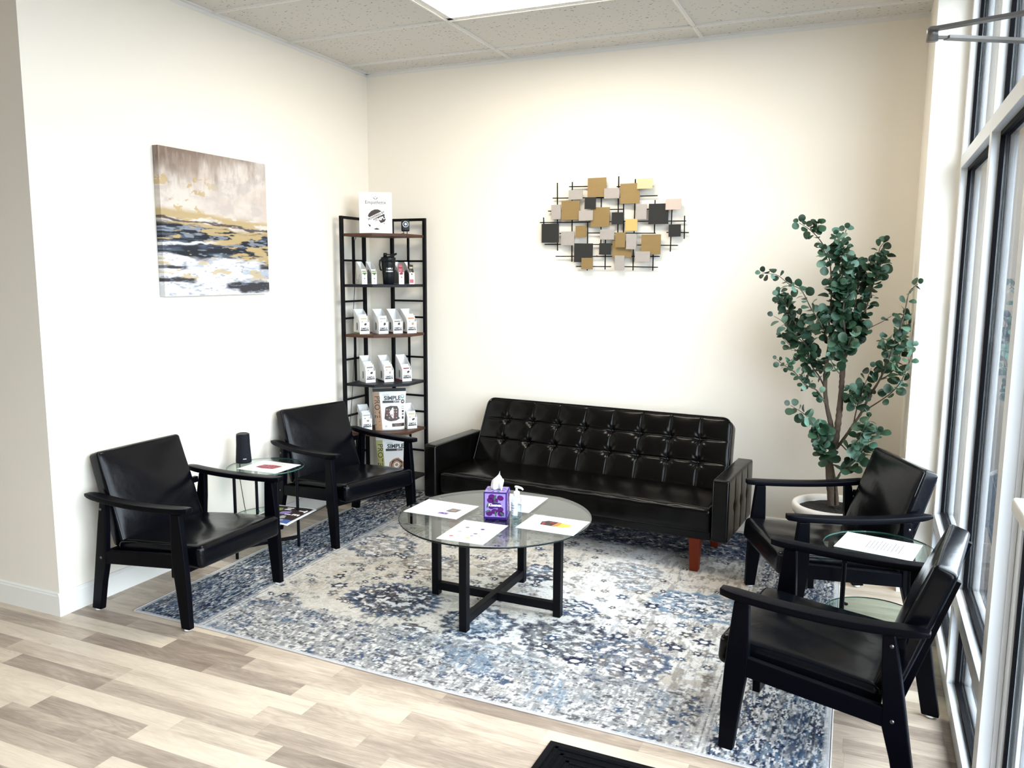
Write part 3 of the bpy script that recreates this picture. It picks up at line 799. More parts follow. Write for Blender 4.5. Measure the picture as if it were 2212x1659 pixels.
    for x in (-.750, .750):
        for y in (.066, .50):
            tag(MB().add([(-.022,-.022,0),(.022,-.022,0),(.022,.022,0),(-.022,.022,0),(-.030,-.030,.182),(.030,-.030,.182),(.030,.030,.182),(-.030,.030,.182)], [(0,3,2,1),(4,5,6,7),(0,1,5,4),(1,2,6,5),(2,3,7,6),(3,0,4,7)], M['sofa_wood'], False, Matrix.Translation((x, y, 0))).build('leg', s, bev=.003), 'red-brown square wooden leg')
    return s
make_sofa()

# ------------------------------------------------------------------ coffee table
ct = empty('coffee_table', (1.765, -1.655, .005), R(-.5), 'round glass coffee table on a crossed black metal base in the middle of the rug', 'table')
TZ = .438
def disc_top(parent, r, z, th, mat, edge, name='glass_top'):
    mb = MB()
    v = []; n = 96
    rim = [(r-.0015, z), (r, z-.0015), (r, z-th+.0015), (r-.0015, z-th)]
    rv_ = [(a*math.cos(2*PI*k/n), a*math.sin(2*PI*k/n), b) for a, b in rim for k in range(n)]
    mb.add(rv_, [(i*n+k, i*n+(k+1) % n, (i+1)*n+(k+1) % n, (i+1)*n+k) for i in range(3) for k in range(n)], edge, True)
    mb.add([((r-.0015)*math.cos(2*PI*k/n), (r-.0015)*math.sin(2*PI*k/n), z) for k in range(n)], [tuple(range(n))], mat)
    mb.add([((r-.0015)*math.cos(2*PI*k/n), (r-.0015)*math.sin(2*PI*k/n), z-th) for k in range(n)], [tuple(range(n))], mat)
    me = bpy.data.meshes.new(name); me.from_pydata(mb.v, [], mb.f)
    for m in mb.mats: me.materials.append(m)
    me.polygons.foreach_set('material_index', mb.m); me.polygons.foreach_set('use_smooth', mb.sm); me.update()
    o = bpy.data.objects.new(name, me); COL.objects.link(o); o.parent = parent
    return o
tag(disc_top(ct, .450, TZ, .008, M['cglass'], M['cedge'], 'table_top'), 'clear round glass top')
rr = .317
for x, y in ((rr, 0), (-rr, 0), (0, rr), (0, -rr)):
    MB().box((x-.018, y-.018, .001), (x+.018, y+.018, TZ-.010), M['metal_black']).build('leg', ct, bev=.0015)
MB().box((-rr, -.016, .028), (rr, .016, .066), M['metal_black']).build('crossbar', ct, bev=.0015)
MB().box((-.016, -rr, .029), (.016, rr, .067), M['metal_black']).build('crossbar', ct, bev=.0015)
for x, y in ((rr, 0), (-rr, 0), (0, rr), (0, -rr)):
    MB().lathe([(0, TZ-.0105), (.016, TZ-.0105), (.016, TZ-.0082), (0, TZ-.0082)], M['clear'], 16, (x, y)).build('suction_pad', ct)

# ------------------------------------------------------------------ glass side tables (two tiers)
def make_side_table():
    t = empty('side_table', (0,0,0))
    ZT = .500
    tag(disc_top(t, .208, ZT, .006, M['tglass'], M['tedge'], 'table_top'), 'clear round glass top')
    tag(disc_top(t, .192, .215, .005, M['tglass'], M['tedge'], 'lower_shelf'), 'clear round glass lower shelf')
    q = .124; fl = [(q,q),(-q,q),(-q,-q),(q,-q)]
    for x, y in fl:
        MB().tube([(x,y,.001),(x,y,.468)], .0085, M['metal_black'], 14).build('leg', t)
        k = 1/math.hypot(x, y)
        br = MB().bar((x, y, .470), (x*(1-.055*k), y*(1-.055*k), .470), .018, .010, M['metal_black'])
        br.bar((x, y, .460), (x, y, .482), .018, .018, M['metal_black'], (1,0,0))
        br.lathe([(0,.474),(.010,.474),(.010,.4935),(0,.4935)], M['white_plastic'], 16, (x*(1-.045*k), y*(1-.045*k)))
        br.build('bracket', t, bev=.001)
        b2 = MB().bar((x, y, .203), (x*(1-.03*k), y*(1-.03*k), .203), .012, .008, M['metal_black']); b2.build('bracket', t)
    MB().bar((q,q,.062), (-q,-q,.062), .012, .018, M['metal_black']).build('crossbar', t)
    MB().bar((q,-q,.0621), (-q,q,.0621), .012, .018, M['metal_black']).build('crossbar', t)
    return t
st1 = make_side_table()
st1.location = (.300, -1.520, 0); st1.rotation_euler = (0, 0, R(14))
tag(st1, 'glass side table between the two left armchairs holding a black speaker', 'table', 'round two-tier glass side tables')
st2 = copy_tree(st1); st2.location = (3.402, -1.575, 0); st2.rotation_euler = (0, 0, R(1))
st2['label'] = 'glass side table between the two right armchairs with a printed card on it'

# ------------------------------------------------------------------ doormat
dm = empty('doormat', (2.411, -2.604, .0), R(-1.0), 'black ribbed doormat lying on the floor at the bottom edge', 'doormat')
MB().box((0, -.75, .001), (1.15, 0, .004), M['rubber']).build('border', dm)
rb = MB()
rb.box((.022, -.728, .004), (1.128, -.022, .0055), M['mat_black'])
for i in range(4):
    a = .030 + i*.030
    for lo, hi in (((a, -a-.012), (1.15-a, -a)), ((a, -.75+a), (1.15-a, -.75+a+.012)), ((a, -.75+a), (a+.012, -a)), ((1.15-a-.012, -.75+a), (1.15-a, -a))):
        rb.box((lo[0], lo[1], .0055), (hi[0], hi[1], .009), M['mat_black'])
for i in range(16):
    y = -.165 - i*.028
    rb.box((.16, y-.012, .0055), (.99, y, .009), M['mat_black'])
rb.build('ribbed_pile', dm, bev=.0015, seg=1)
# ------------------------------------------------------------------ corner shelf
SZ = [1.820, 1.486, 1.152, .820, .485, .150]
sh = empty('corner_shelf', (.08, -.05, 0), 0, 'tall black metal corner shelf with brown and black boards in the corner of the room', 'shelf')
# local: corner posts at BL(0,-.14) BR(.14,0) L(0,-.40) R(.41,0)
PT = {'L': (0, -.40), 'BL': (0, -.14), 'BR': (.14, 0), 'R': (.40, 0)}
for k, (x, y) in PT.items():
    MB().box((x-.011, y-.011, 0.001), (x+.011, y+.011, 1.935), M['metal_black']).build('post', sh, bev=.001, seg=1)
for a, b in (('L','BL'), ('BL','BR'), ('BR','R')):
    MB().bar((*PT[a], 1.926), (*PT[b], 1.926), .018, .018, M['metal_black']).build('top_rail', sh)
def side(a, b, i):
    z1, z0 = SZ[i]-.018, SZ[i+1]; h = z1-z0
    g = MB(); A = Vector((*PT[a], 0)); B = Vector((*PT[b], 0))
    if i % 2 == 0:
        m = A.lerp(B, .5)
        g.bar(m + Vector((0,0,z0)), m + Vector((0,0,z1)), .013, .013, M['metal_black'], (1,0,0))
        g.bar(A + Vector((0,0,z0+h*.5)), B + Vector((0,0,z0+h*.5)), .013, .013, M['metal_black'])
    else:
        for t in (.33, .69): g.bar(A + Vector((0,0,z0+h*t)), B + Vector((0,0,z0+h*t)), .013, .013, M['metal_black'])
    g.build('side_ladder', sh)
for i in range(5):
    side('L', 'BL', i); side('BR', 'R', i)
d = .235
poly = [(-.004,-.389),(.0+d,-.400),(.40,-.0-d),(.389,.004),(.15,.004),(.004,-.15)]
poly = [(.012,-.40),(d,-.40),(.40,-d),(.40,-.012),(.151,-.004),(.004,-.151)]
for i, z in enumerate(SZ):
    o = MB().prism(poly, 'z', z-.018, z, M['shelfwood'] if i % 2 == 0 else M['shelfblack']).build('shelf_board', sh, bev=.0012, seg=1)
    tag(o, 'brown wood-look shelf board' if i % 2 == 0 else 'black shelf board')

# ---- items on the shelf; local front is -y, turned 45 degrees into the room
A45 = R(45)
words = ['first', 'second', 'third', 'fourth']
def carton(x, y, z, w, dep, hf, hb, rz, lab, side_mat, kind, name='display_carton'):
    c = empty(name, (x, y, z), rz, lab, 'carton')
    t = .0012
    # front wall, back wall, base
    g = MB()
    g.box((-w/2, 0, 0), (w/2, t, hf), M['white']); g.box((-w/2, dep-t, 0), (w/2, dep, hb), M['white'])
    g.box((-w/2, 0, 0), (w/2, dep, t), M['white'])
    prof = [(0,0),(dep,0),(dep,hb)] + [(dep - dep*.93*u, hb - (hb-hf-.012)*(u**1.25)) for u in (.15,.35,.55,.75,1)] + [(0, hf)]
    for s in (-1, 1):
        a, b = sorted((s*w/2, s*(w/2-t)))
        g.prism(prof, 'x', a, b, M['white'])
    g.build('box', c)
    # printed side panels
    for s in (-1, 1):
        p = Print((s*(w/2), dep if s < 0 else 0, 0), (0,-1,0) if s < 0 else (0,1,0), (0,0,1))
        def U(u): return (dep-u) if s < 0 else u
        if kind in ('green', 'black', 'redbar'):
            pts = [(dep*.06, .004), (dep*.97, .004), (dep*.97, hb*.55), (dep*.55, hf*1.25), (dep*.10, hf*.9)]
            p.poly([(U(a), b) for a, b in (pts if s > 0 else pts[::-1])], side_mat)
            p.layer = 2
            for k in range(26):
                p.disc(U(random.uniform(.1,.9)*dep), random.uniform(.08,.8)*hf, .004, .002, M['grey'] if kind != 'green' else M['leafink'], random.random()*3, 6)
        else:
            p.rect(min(U(0.0),U(dep)), .001, max(U(0.0),U(dep)), .010, side_mat)
            p.disc(U(dep*.42), hf*.62, dep*.13, hf*.34, M['grey'] if kind != 'dark' else M['ink'], 0, 18)
            p.layer = 2; p.disc(U(dep*.45), hf*.62, dep*.08, hf*.24, M['tan'] if kind == 'warm' else M['lgrey'], 0, 14)
        p.build('side_print', c)
    p = Print((0, 0, 0), (1,0,0), (0,0,1))
    if kind in ('green', 'redbar', 'black'):
        if kind == 'green':
            p.rect(-w*.42, hf*.84, w*.42, hf*.97, M['lime']); p.layer = 2
            p.poly([(-w*.25,hf*.93),(w*.25,hf*.93),(0,hf*.72)], M['leafink'])
            p.disc(0, hf*.48, w*.12, .004, M['grey'], .6); p.text('bar', 0, hf*.2, .011, M['lime'])
        elif kind == 'redbar':
            p.disc(-w*.05, hf*.90, w*.38, hf*.10, M['red'], .1); p.layer = 2
            p.disc(0, hf*.6, w*.12, .006, M['pink'], .6); p.text('bar', 0, hf*.28, .012, M['blue'])
        else:
            p.rect(-w*.45, hf*.03, w*.35, hf*.95, M['cream']); p.layer = 2
            p.poly([(-w*.2,hf*.92),(w*.15,hf*.92),(0,hf*.75)], M['ink']); p.rect(-w*.42, hf*.12, w*.30, hf*.42, M['pink'])
    else:
        p.text('SIMPLE', 0, hf*.45, .0180, M['ink'], bold=.0006, sx=1.0)
        p.rect(-w*.42, hf*.26, w*.42, hf*.36, M['ink']); p.layer = 2
        p.text('EATS', w*.26, hf*.31, .0055, M['white'])
        p.layer = 1
        p.disc(w*.10, hf*.82, w*.14, hf*.10, M['brown'] if kind != 'warm' else M['tan'], .5, 9, .3)
        p.rect(w*.36, hf*.70, w*.42, hf*.78, M['lgrey']); p.text('12', -w*.05, hf*.12, .006, M['ink'])
        p.rect(-w*.36, hf*.10, -w*.28, hf*.13, M['lgrey']); p.rect(w*.28, hf*.10, w*.36, hf*.13, M['lgrey'])
    p.build('front_print', c)
    return c
def packet(x, y, z, w, h, rz, lean, lab, mats, name='snack_packet'):
    c = empty(name, (x, y, z), rz, lab, 'packet', None)
    c.rotation_euler = (lean, 0, rz)
    g = MB(); n = 10; v = []; f = []
    for j in range(n+1):
        t = j/n; zz = h*t; th = .0055*math.sin(PI*min(1, max(0, (t-.06)/.88)))**.5 if .06 < t < .94 else .0005
        for i, u in enumerate((-1,-.7,0,.7,1)):
            v.append((u*w/2, -th*(1-u*u)-.0006, zz))
        for i, u in enumerate((1,.7,0,-.7,-1)):
            v.append((u*w/2, th*(1-u*u)+.0006, zz))
    for j in range(n):
        for i in range(10):
            f.append((j*10+i, j*10+(i+1) % 10, (j+1)*10+(i+1) % 10, (j+1)*10+i))
    f += [tuple(range(10)), tuple(n*10+i for i in range(10))]
    g.add(v, f, mats[0], True); g.build('wrapper', c)
    p = Print((0, -.0062, 0), (1,0,0), (0,0,1), .0003)
    p.rect(-w*.36, h*.80, w*.36, h*.88, mats[1]); p.disc(w*.12, h*.55, w*.18, h*.09, mats[2], .4, 9, .3)
    p.disc(-w*.2, h*.66, w*.10, h*.03, M['grey'], .3, 8, .3); p.disc(w*.3, h*.68, w*.05, h*.02, M['grey'], .3, 8)
    p.build('print', c)
    return c
def inshelf(x, y, off, rz):   # point at distance off behind a carton's front
    return (x - math.sin(rz)*off, y + math.cos(rz)*off)
# second shelf: narrow cartons
for i, (x, y, kind, sm, lab, rz) in enumerate((
    (.200, -.368, 'green', M['cream'], 'narrow white and green snack carton, leftmost on the second shelf', R(55)),
    (.240, -.312, 'green', M['grey'], 'narrow white and green snack carton, just left of the black shaker bottle', R(55)),
    (.372, -.178, 'redbar', M['grey'], 'narrow white carton with a red picture, just right of the black shaker bottle', R(54)),
    (.424, -.128, 'black', M['brown'], 'narrow dark brown snack carton, rightmost on the second shelf', R(50)))):
    carton(x, y, SZ[1], .038, .105, .080, .152, rz, lab, sm, kind, 'snack_carton')
    pm = {'green': (M['cream'], M['lime'], M['leafink']), 'redbar': (M['pink'], M['red'], M['red']), 'black': (M['brown'], M['yellowgreen'], M['yellowgreen'])}[kind]
    if kind != 'green' or i == 1 or i == 0:
        px, py = inshelf(x, y, .014, rz)
        packet(px, py, SZ[1]+.003, .032, .098 if kind == 'green' else .130, rz, R(-4),
               ['green-topped snack packet in the leftmost narrow carton', 'green-topped snack packet in the carton beside the shaker bottle',
                'pink and red snack packet in the carton right of the shaker bottle', 'brown and yellow snack packet in the rightmost dark carton'][i], pm)
# third shelf: four white cartons, fourth shelf: three, fifth shelf: two
rowsdef = [(SZ[2], 'third shelf', [(.196,-.372,'plain','lime'),(.300,-.300,'plain','cream'),(.368,-.226,'dark','ink'),(.440,-.162,'warm','brown')], R(55)),
           (SZ[3], 'fourth shelf', [(.226,-.356,'plain','cream'),(.322,-.276,'warm','brown'),(.412,-.188,'plain','red')], R(55)),
           (SZ[4], 'fifth shelf', [(.186,-.350,'warm','cream'),(.436,-.166,'plain','cream')], R(50))]
pk = {(0,0): 2, (0,1): 1, (0,2): 1, (0,3): 2, (1,0): 3, (1,1): 3, (1,2): 2, (2,0): 2, (2,1): 1}
tops = {(0,0): 'yellowgreen', (0,1): 'lgrey', (0,2): 'ink', (0,3): 'orange', (1,0): 'grey', (1,1): 'tan', (1,2): 'red', (2,0): 'lgrey', (2,1): 'yellowgreen'}
ordn = ['front', 'second', 'rear']
for r_, (z, nm, lst, rz) in enumerate(rowsdef):
    for i, (x, y, kind, sm) in enumerate(lst):
        pos = {4: ['leftmost', 'second from left', 'third from left', 'rightmost'], 3: ['left', 'middle', 'right'], 2: ['left', 'right']}[len(lst)][i]
        extra = {0: '%s of four on the %s', 1: '%s of three on the %s', 2: '%s of the large pouch on the %s'}[r_] % (pos, nm)
        carton(x, y, z, .070, .118, .080, .164 + .012*(r_ == 1), rz, 'white snack carton, ' + extra, M[sm], kind)
        for k in range(pk[(r_, i)]):
            off = .012 + k*.017; px, py = inshelf(x, y, off, rz)
            packet(px, py, z+.003, .060, .118 + k*.011 - (.025 if (r_, i) == (0, 2) else 0) - (.016 if (r_,i)==(1,2) else 0), rz, R(-5 - 2*k),
                   'white snack packet, %s in the %s carton of the %s' % (ordn[k], pos, nm), (M['white'], M[tops[(r_, i)]], M['brown'] if (r_, i) in ((0,3),(0,0)) else (M['red'] if (r_,i)==(1,1) else M['grey'])))

# shaker bottle
sb = empty('shaker_bottle', (.306, -.238, SZ[1]), R(42), 'black shaker bottle with a carry loop on the second shelf', 'bottle')
MB().lathe([(0,0),(.034,0),(.037,.004),(.040,.06),(.046,.135),(.047,.150),(.044,.152),(0,.152)], M['black_plastic'], 40).build('body', sb)
MB().lathe([(.047,.148),(.049,.150),(.050,.175),(.048,.180),(.030,.186),(0,.186)], M['black_plastic'], 40).build('lid', sb)
MB().lathe([(0,.185),(.013,.185),(.012,.206),(.009,.210),(0,.210)], M['black_plastic'], 20, (-.022, -.005)).build('spout_cap', sb)
MB().tube([(-.022,0,.206),(-.005,0,.200),(.02,0,.199),(.042,0,.204),(.056,0,.208),(.055,-.01,.203),(.03,-.014,.190),(.0,-.012,.186)], .0042, M['black_plastic'], 10).build('carry_loop', sb)
MB().tube([(-.048,0,.165),(-.056,0,.160),(-.060,-.004,.13),(-.055,-.006,.10),(-.048,0,.095)], .006, M['black_plastic'], 10).build('side_clip', sb)
def curved_text(body, size, r0, z, mat, parent, name, tilt=.0):
    vv, ff = text_faces(body, size, bold=.0003)
    mb = MB(); mb.add([((r0)*math.sin(p[0]/r0), -(r0)*math.cos(p[0]/r0), z + p[1]) for p in vv], ff, mat)
    return mb.build(name, parent)
curved_text('SIMPLE', .0155, .0452, .104, M['silver_plastic'], sb, 'lettering')
v = []; nn = 10
for k in range(nn+1):
    a = -.55 + 1.1*k/nn
    v += [(.0447*math.sin(a), -.0447*math.cos(a), .083), (.0452*math.sin(a), -.0452*math.cos(a), .091)]
MB().add(v, [(2*k, 2*k+2, 2*k+3, 2*k+1) for k in range(nn)], M['silver_plastic']).build('print_band', sb)

# camera with a round lens on the top shelf
cm = empty('security_camera', (.405, -.175, SZ[0]), R(36), 'small black camera with a round lens on the top shelf beside the poster', 'camera')
MB().rbox((.027, .013, .037), .008, M['black_plastic'], Matrix.Translation((0,0,.058)), n=(2,1,3)).build('body', cm)
MB().lathe([(0,0),(.0205,0),(.0205,.003),(.018,.004),(.017,.0025),(0,.0025)], M['silver_plastic'], 32, mtx=Matrix.Translation((0,-.0125,.068)) @ Matrix.Rotation(PI/2, 4, 'X')).build('lens_ring', cm)
MB().lathe([(0,0),(.0165,0),(.013,.003),(0,.0045)], M['lens'], 32, mtx=Matrix.Translation((0,-.0148,.068)) @ Matrix.Rotation(PI/2, 4, 'X')).build('lens', cm)
MB().lathe([(0,0),(.0085,0),(.007,.0015),(0,.002)], M['lensw'], 24, mtx=Matrix.Translation((0,-.0185,.068)) @ Matrix.Rotation(PI/2, 4, 'X')).build('lens_centre', cm)
MB().lathe([(0,0),(.003,0),(.003,.001),(0,.001)], M['lens'], 12, mtx=Matrix.Translation((0,-.0135,.033)) @ Matrix.Rotation(PI/2, 4, 'X')).build('sensor', cm)
MB().box((-.014,-.010,.0),(.014,.014,.004), M['black_plastic']).box((-.014,-.004,.0),(-.009,.004,.028), M['black_plastic']).box((.009,-.004,.0),(.014,.004,.028), M['black_plastic']).build('stand', cm, bev=.001)
# cable runs behind the poster and down the left rear of the shelf
tag(MB().tube([(.393,-.170,1.829),(.36,-.165,1.826),(.30,-.17,1.825),(.22,-.19,1.828),(.17,-.245,1.83),(.135,-.262,1.822),(.072,-.262,1.815),(.060,-.272,1.78),(.062,-.275,1.6),(.064,-.29,1.45),(.060,-.31,1.25),(.062,-.30,1.1),(.064,-.32,.9),(.062,-.36,.6),(.060,-.42,.3),(.05,-.46,.03),(.05,-.7,.006),(.06,-.85,.006)], .0022, M['cable'], 6).build('camera_cable'), 'thin black cable hanging down behind the corner shelf by the left wall', 'cable')
# speaker cord loop behind side table, and white cord along the baseboard
tag(MB().tube([(.12,-1.50,.505),(.10,-1.50,.50),(.085,-1.49,.40),(.08,-1.46,.25),(.09,-1.44,.1),(.07,-1.35,.012),(.06,-1.2,.007),(.075,-1.0,.007),(.06,-.86,.007)], .0022, M['cable'], 6).build('power_cable'), 'black power cord from the speaker running down behind the side table', 'cord')

# poster board leaning on the top shelf
ps = empty('poster_board', (.272, -.330, SZ[0]), R(34), 'white sign board with a logo and dark emblem leaning on top of the corner shelf', 'sign')
ps.rotation_euler = (R(-9), 0, R(34))
MB().box((-.108, 0, 0), (.108, .004, .279), M['white']).build('board', ps, bev=.0005, seg=1)
p = Print((0, 0, 0), (1,0,0), (0,0,1), .0004)
for s in (-1, 1):
    p.disc(s*.0095, .238, .0085, .0030, M['grey'], s*.75, 12); p.disc(s*.0045, .232, .005, .002, M['grey'], s*.9, 10)
p.disc(0, .247, .0028, .0028, M['grey'], 0, 10); p.rect(-.0004, .222, .0004, .240, M['grey'])
p.text('Empathetix', 0, .210, .0330, M['ink'], sx=.92)
p.text('HEALTHCARE', 0, .187, .010, M['lgrey'], spacing=1.9)
bl = [(-.052,.118),(-.046,.134),(-.030,.152),(-.008,.163),(.014,.164),(.028,.158),(.040,.150),(.052,.140),(.063,.120),(.066,.098),(.058,.082),(.044,.076),(.022,.070),(.004,.080),(-.018,.096),(-.036,.104)]
p.poly(bl, M['brown'])
p.poly([(-.052,.066),(-.042,.062),(-.018,.050),(-.034,.042),(-.044,.052)], M['brown'])
p.poly([(-.012,.034),(.006,.040),(.026,.031),(.010,.027),(-.010,.029)], M['brown'])
p.poly([(.050,.072),(.060,.074),(.056,.066)], M['brown'])
p.layer = 2
c_, s_ = math.cos(R(27)), math.sin(R(27))
def rr_(u, v, cx=.008, cy=.122): return (cx + u*c_ - v*s_, cy + u*s_ + v*c_)
p.poly([rr_(-.075,-.010), rr_(.075,-.010), rr_(.075,.012), rr_(-.075,.012)], M['white'])
p.poly([rr_(-.085,-.060), rr_(.0,-.060), rr_(-.004,-.034), rr_(-.06,-.030)], M['white'])
p.layer = 3
p.text('POWERED BY', *rr_(-.004, .0005), .0195, M['ink'], rot=R(27), bold=.0006)
p.text('SIMPLE', *rr_(.012, -.030), .0285, M['white'], rot=R(20), bold=.0009)
p.build('printed_sign', ps)

# protein pouches
def pouch(x, y, z, w, h, rz, lab, band, pic, k=0):
    o = empty('snack_pouch', (x, y, z), rz, lab, 'pouch'); o.rotation_euler = (R(-3), 0, rz)
    g = MB(); n = 16; m = 10; v = []; f = []
    def half(t): return w/2*(.86 + .14*min(1, t*1.15))*(1 - .02*math.sin(PI*t))
    def th(t): return .034*(1-t)**.75 + .0012 if t < .93 else .0012
    for j in range(n+1):
        t = j/n
        for i in range(m+1):
            u = -1 + 2*i/m
            v.append((u*half(t), -th(t)*(1-abs(u)**2.6)**.8 - .0008, h*t))
        for i in range(m+1):
            u = 1 - 2*i/m
            v.append((u*half(t), th(t)*(1-abs(u)**2.6)**.8 + .0008, h*t))
    q = 2*(m+1)
    for j in range(n):
        for i in range(q): f.append((j*q+i, j*q+(i+1) % q, (j+1)*q+(i+1) % q, (j+1)*q+i))
    f += [tuple(range(q)), tuple(n*q+i for i in range(q))]
    g.add(v, f, M['white'], True); g.build('bag', o)
    # printing that follows the curved front
    P_ = Print((0,0,0), (1,0,0), (0,0,1), 0)
    def surf(u, vv, lay=1):
        t = min(max(vv/h, 0), 1); hw_ = half(t)
        uu = max(-1, min(1, u/hw_))
        return Vector((u, -th(t)*(1-abs(uu)**2.6)**.8 - .0012 - .0005*lay, vv))
    P_.P = lambda u, vv: surf(u, vv, P_.layer)
    def grid(u0, u1, v0, v1, mat, nu=6, nv=12, fu=None):
        vs = []; 
        for j in range(nv+1):
            vv = v0 + (v1-v0)*j/nv
            for i in range(nu+1):
                a = u0 + (u1-u0)*i/nu
                if fu: a = fu(a, vv)
                vs.append(surf(a, vv, P_.layer))
        P_.mb.add(vs, [(j*(nu+1)+i, j*(nu+1)+i+1, (j+1)*(nu+1)+i+1, (j+1)*(nu+1)+i) for j in range(nv) for i in range(nu)], mat)
    grid(0, 1, .002, h*.92, band, 6, 14, lambda a, vv: -half(vv/h)*.985 + a*w*.19)
    P_.layer = 2
    P_.text('PROTEIN', -w*.375, h*.47, .050, M['brown'], rot=-PI/2, sx=1.02)
    P_.text('SIMPLE', w*.08, h*.765, .0385, M['ink'], bold=.0013)
    P_.text('CLEAN', -w*.10, h*.845, .014, M['lgrey'])
    grid(-w*.21, w*.29, h*.655, h*.71, M['ink'], 8, 1)
    P_.layer = 3; P_.text('EATS', w*.20, h*.682, .0185, M['white']); P_.layer = 2
    if pic == 'brownie':
        P_.poly([(-w*.17,h*.28),(-w*.13,h*.55),(w*.02,h*.585),(w*.22,h*.575),(w*.26,h*.50),(w*.25,h*.32),(w*.30,h*.28),(w*.18,h*.23),(w*.02,h*.215),(-w*.08,h*.235)], M['brown'])
        P_.layer = 3
        for j in range(4):
            for i in range(5):
                if random.random() < .8: P_.disc(-w*.09 + i*w*.07, h*(.30+.065*j), w*.020, h*.018, M['tan'] if random.random() < .45 else M['red'], .5, 8, .3)
        P_.layer = 2
        grid(w*.05, w*.42, h*.085, h*.165, M['brown'], 5, 1); P_.layer = 3
        P_.text('CHOCOLATE', w*.235, h*.138, .0095, M['tan']); P_.text('BROWNIE', w*.235, h*.105, .0095, M['tan'])
    else:
        for rr_2, mt in ((.22, 'tan'), (.17, 'brown'), (.14, 'tan'), (.09, 'cream'), (.05, 'tan')):
            P_.disc(w*.10, h*.32, w*rr_2, h*rr_2*.72, M[mt], .3, 18, .10); P_.layer += 1
        P_.layer = 2; P_.disc(w*.36, h*.45, w*.06, h*.05, M['yellowgreen'], 0, 14)
        P_.disc(w*.36, h*.25, w*.05, h*.05, M['tan'], 0, 14)
    P_.layer = 2
    P_.disc(w*.385, h*.80, w*.052, h*.050, M['teal'], 0, 16); P_.layer = 3; P_.disc(w*.385, h*.81, w*.032, h*.028, M['white'], 0, 14); P_.layer = 2
    P_.disc(w*.385, h*.68, w*.055, h*.050, M['ink'], 0, 18); P_.layer = 3; P_.text('20', w*.385, h*.68, .014, M['white'], bold=.0004); P_.layer = 2
    P_.rect(w*.35, h*.50, w*.42, h*.57, M['grey']); P_.rect(w*.355, h*.42, w*.415, h*.47, M['ink']); P_.rect(w*.355, h*.35, w*.41, h*.40, M['grey']); P_.rect(w*.35, h*.26, w*.405, h*.32, M['ink'])
    P_.layer = 3; P_.rect(w*.36, h*.512, w*.41, h*.558, M['white']); P_.layer = 2
    P_.text('30', -w*.13, h*.10, .016, M['ink'])
    P_.build('front_print', o)
    grid2 = MB(); 
    grid2.box((-w/2*.985, -.0032, h*.925), (w/2*.985, .0032, h*1.0), M['charcoal'] if k == 0 else M['cream']); grid2.build('top_seal', o)
    return o
pouch(.318, -.268, SZ[4], .232, .288, R(38), 'large white protein pouch with a tan side band and chocolate picture on the fifth shelf', M['tan'], 'brownie')
pouch(.335, -.262, SZ[5], .235, .285, R(34), 'white protein pouch with a yellow side band on the lowest shelf', M['yellowgreen'], 'cookie', 1)

# ------------------------------------------------------------------ table things
T0 = .005 + TZ + .0003
def sheet(corners, z, name, label, cat, draw, sleeve=True):
    """a printed sheet; corners: near-left, near-right, far-right, far-left as (x, y)"""
    a, b, c, d_ = [Vector((x, y, 0)) for x, y in corners]
    ctr = (a+b+c+d_)/4; U = ((b-a)+(c-d_)).normalized(); w_ = ((b-a).length + (c-d_).length)/2; h_ = ((d_-a).length + (c-b).length)/2
    ang = math.atan2(U.y, U.x)
    o = empty(name, (ctr.x, ctr.y, z), ang, label, cat, 'printed sheets on the tables')
    MB().box((-w_/2, -h_/2, 0), (w_/2, h_/2, .0012), M['paper']).build('sheet', o)
    p = Print((-w_/2, -h_/2, .0012), (1,0,0), (0,1,0), .0003)
    draw(p, w_, h_); p.build('print', o)
    return o
def d1(p, w, h):
    p.lines(.03, h-.04, w*.12, -.012, 7, .0016, M['lgrey'], .4, True)
    p.mb.v; p.poly([(w*.62,h*.40),(w*.66,h*.62),(w*.84,h*.60),(w*.82,h*.40),(w*.72,h*.36)], M['grey']); p.rect(w*.56, h*.18, w*.74, h*.30, M['lilac'])
    p.layer = 2; p.disc(w*.74, h*.5, w*.05, h*.06, M['tan'], .3, 10, .2); p.disc(w*.64, h*.24, w*.03, h*.03, M['purple'], 0, 8, .3); p.disc(w*.70, h*.25, w*.02, h*.03, M['purple'], 0, 8, .3)
    p.layer = 1; p.lines(.03, h-.06, w*.90, -.01, 2, .0014, M['lgrey'], .4, True)
def d2(p, w, h):
    for u, v, m in ((.28,.66,'grey'),(.62,.66,'plum'),(.24,.44,'lgrey'),(.60,.42,'grey'),(.20,.20,'pink'),(.56,.20,'yellow'),(.58,.31,'lilac')):
        p.disc(w*u, h*v, .010 if m != 'lilac' else .007, .009, M[m], 0, 16)
        p.lines(w*u+.014, w*u+.06, h*v, .006, 1, .0012, M['lgrey'], .3)
def d3(p, w, h):
    p.poly([(w*.30,h*.40),(w*.27,h*.60),(w*.36,h*.70),(w*.58,h*.68),(w*.62,h*.50),(w*.56,h*.38)], M['brown'])
    p.poly([(w*.54,h*.40),(w*.60,h*.66),(w*.78,h*.62),(w*.80,h*.50),(w*.70,h*.38)], M['yellow'])
    p.layer = 2; p.poly([(w*.50,h*.39),(w*.55,h*.68),(w*.62,h*.66),(w*.60,h*.40)], M['orange']); p.disc(w*.33, h*.5, w*.03, h*.10, M['red'], .3, 10, .3); p.disc(w*.46, h*.60, w*.05, h*.04, M['red'], 0, 9, .3)
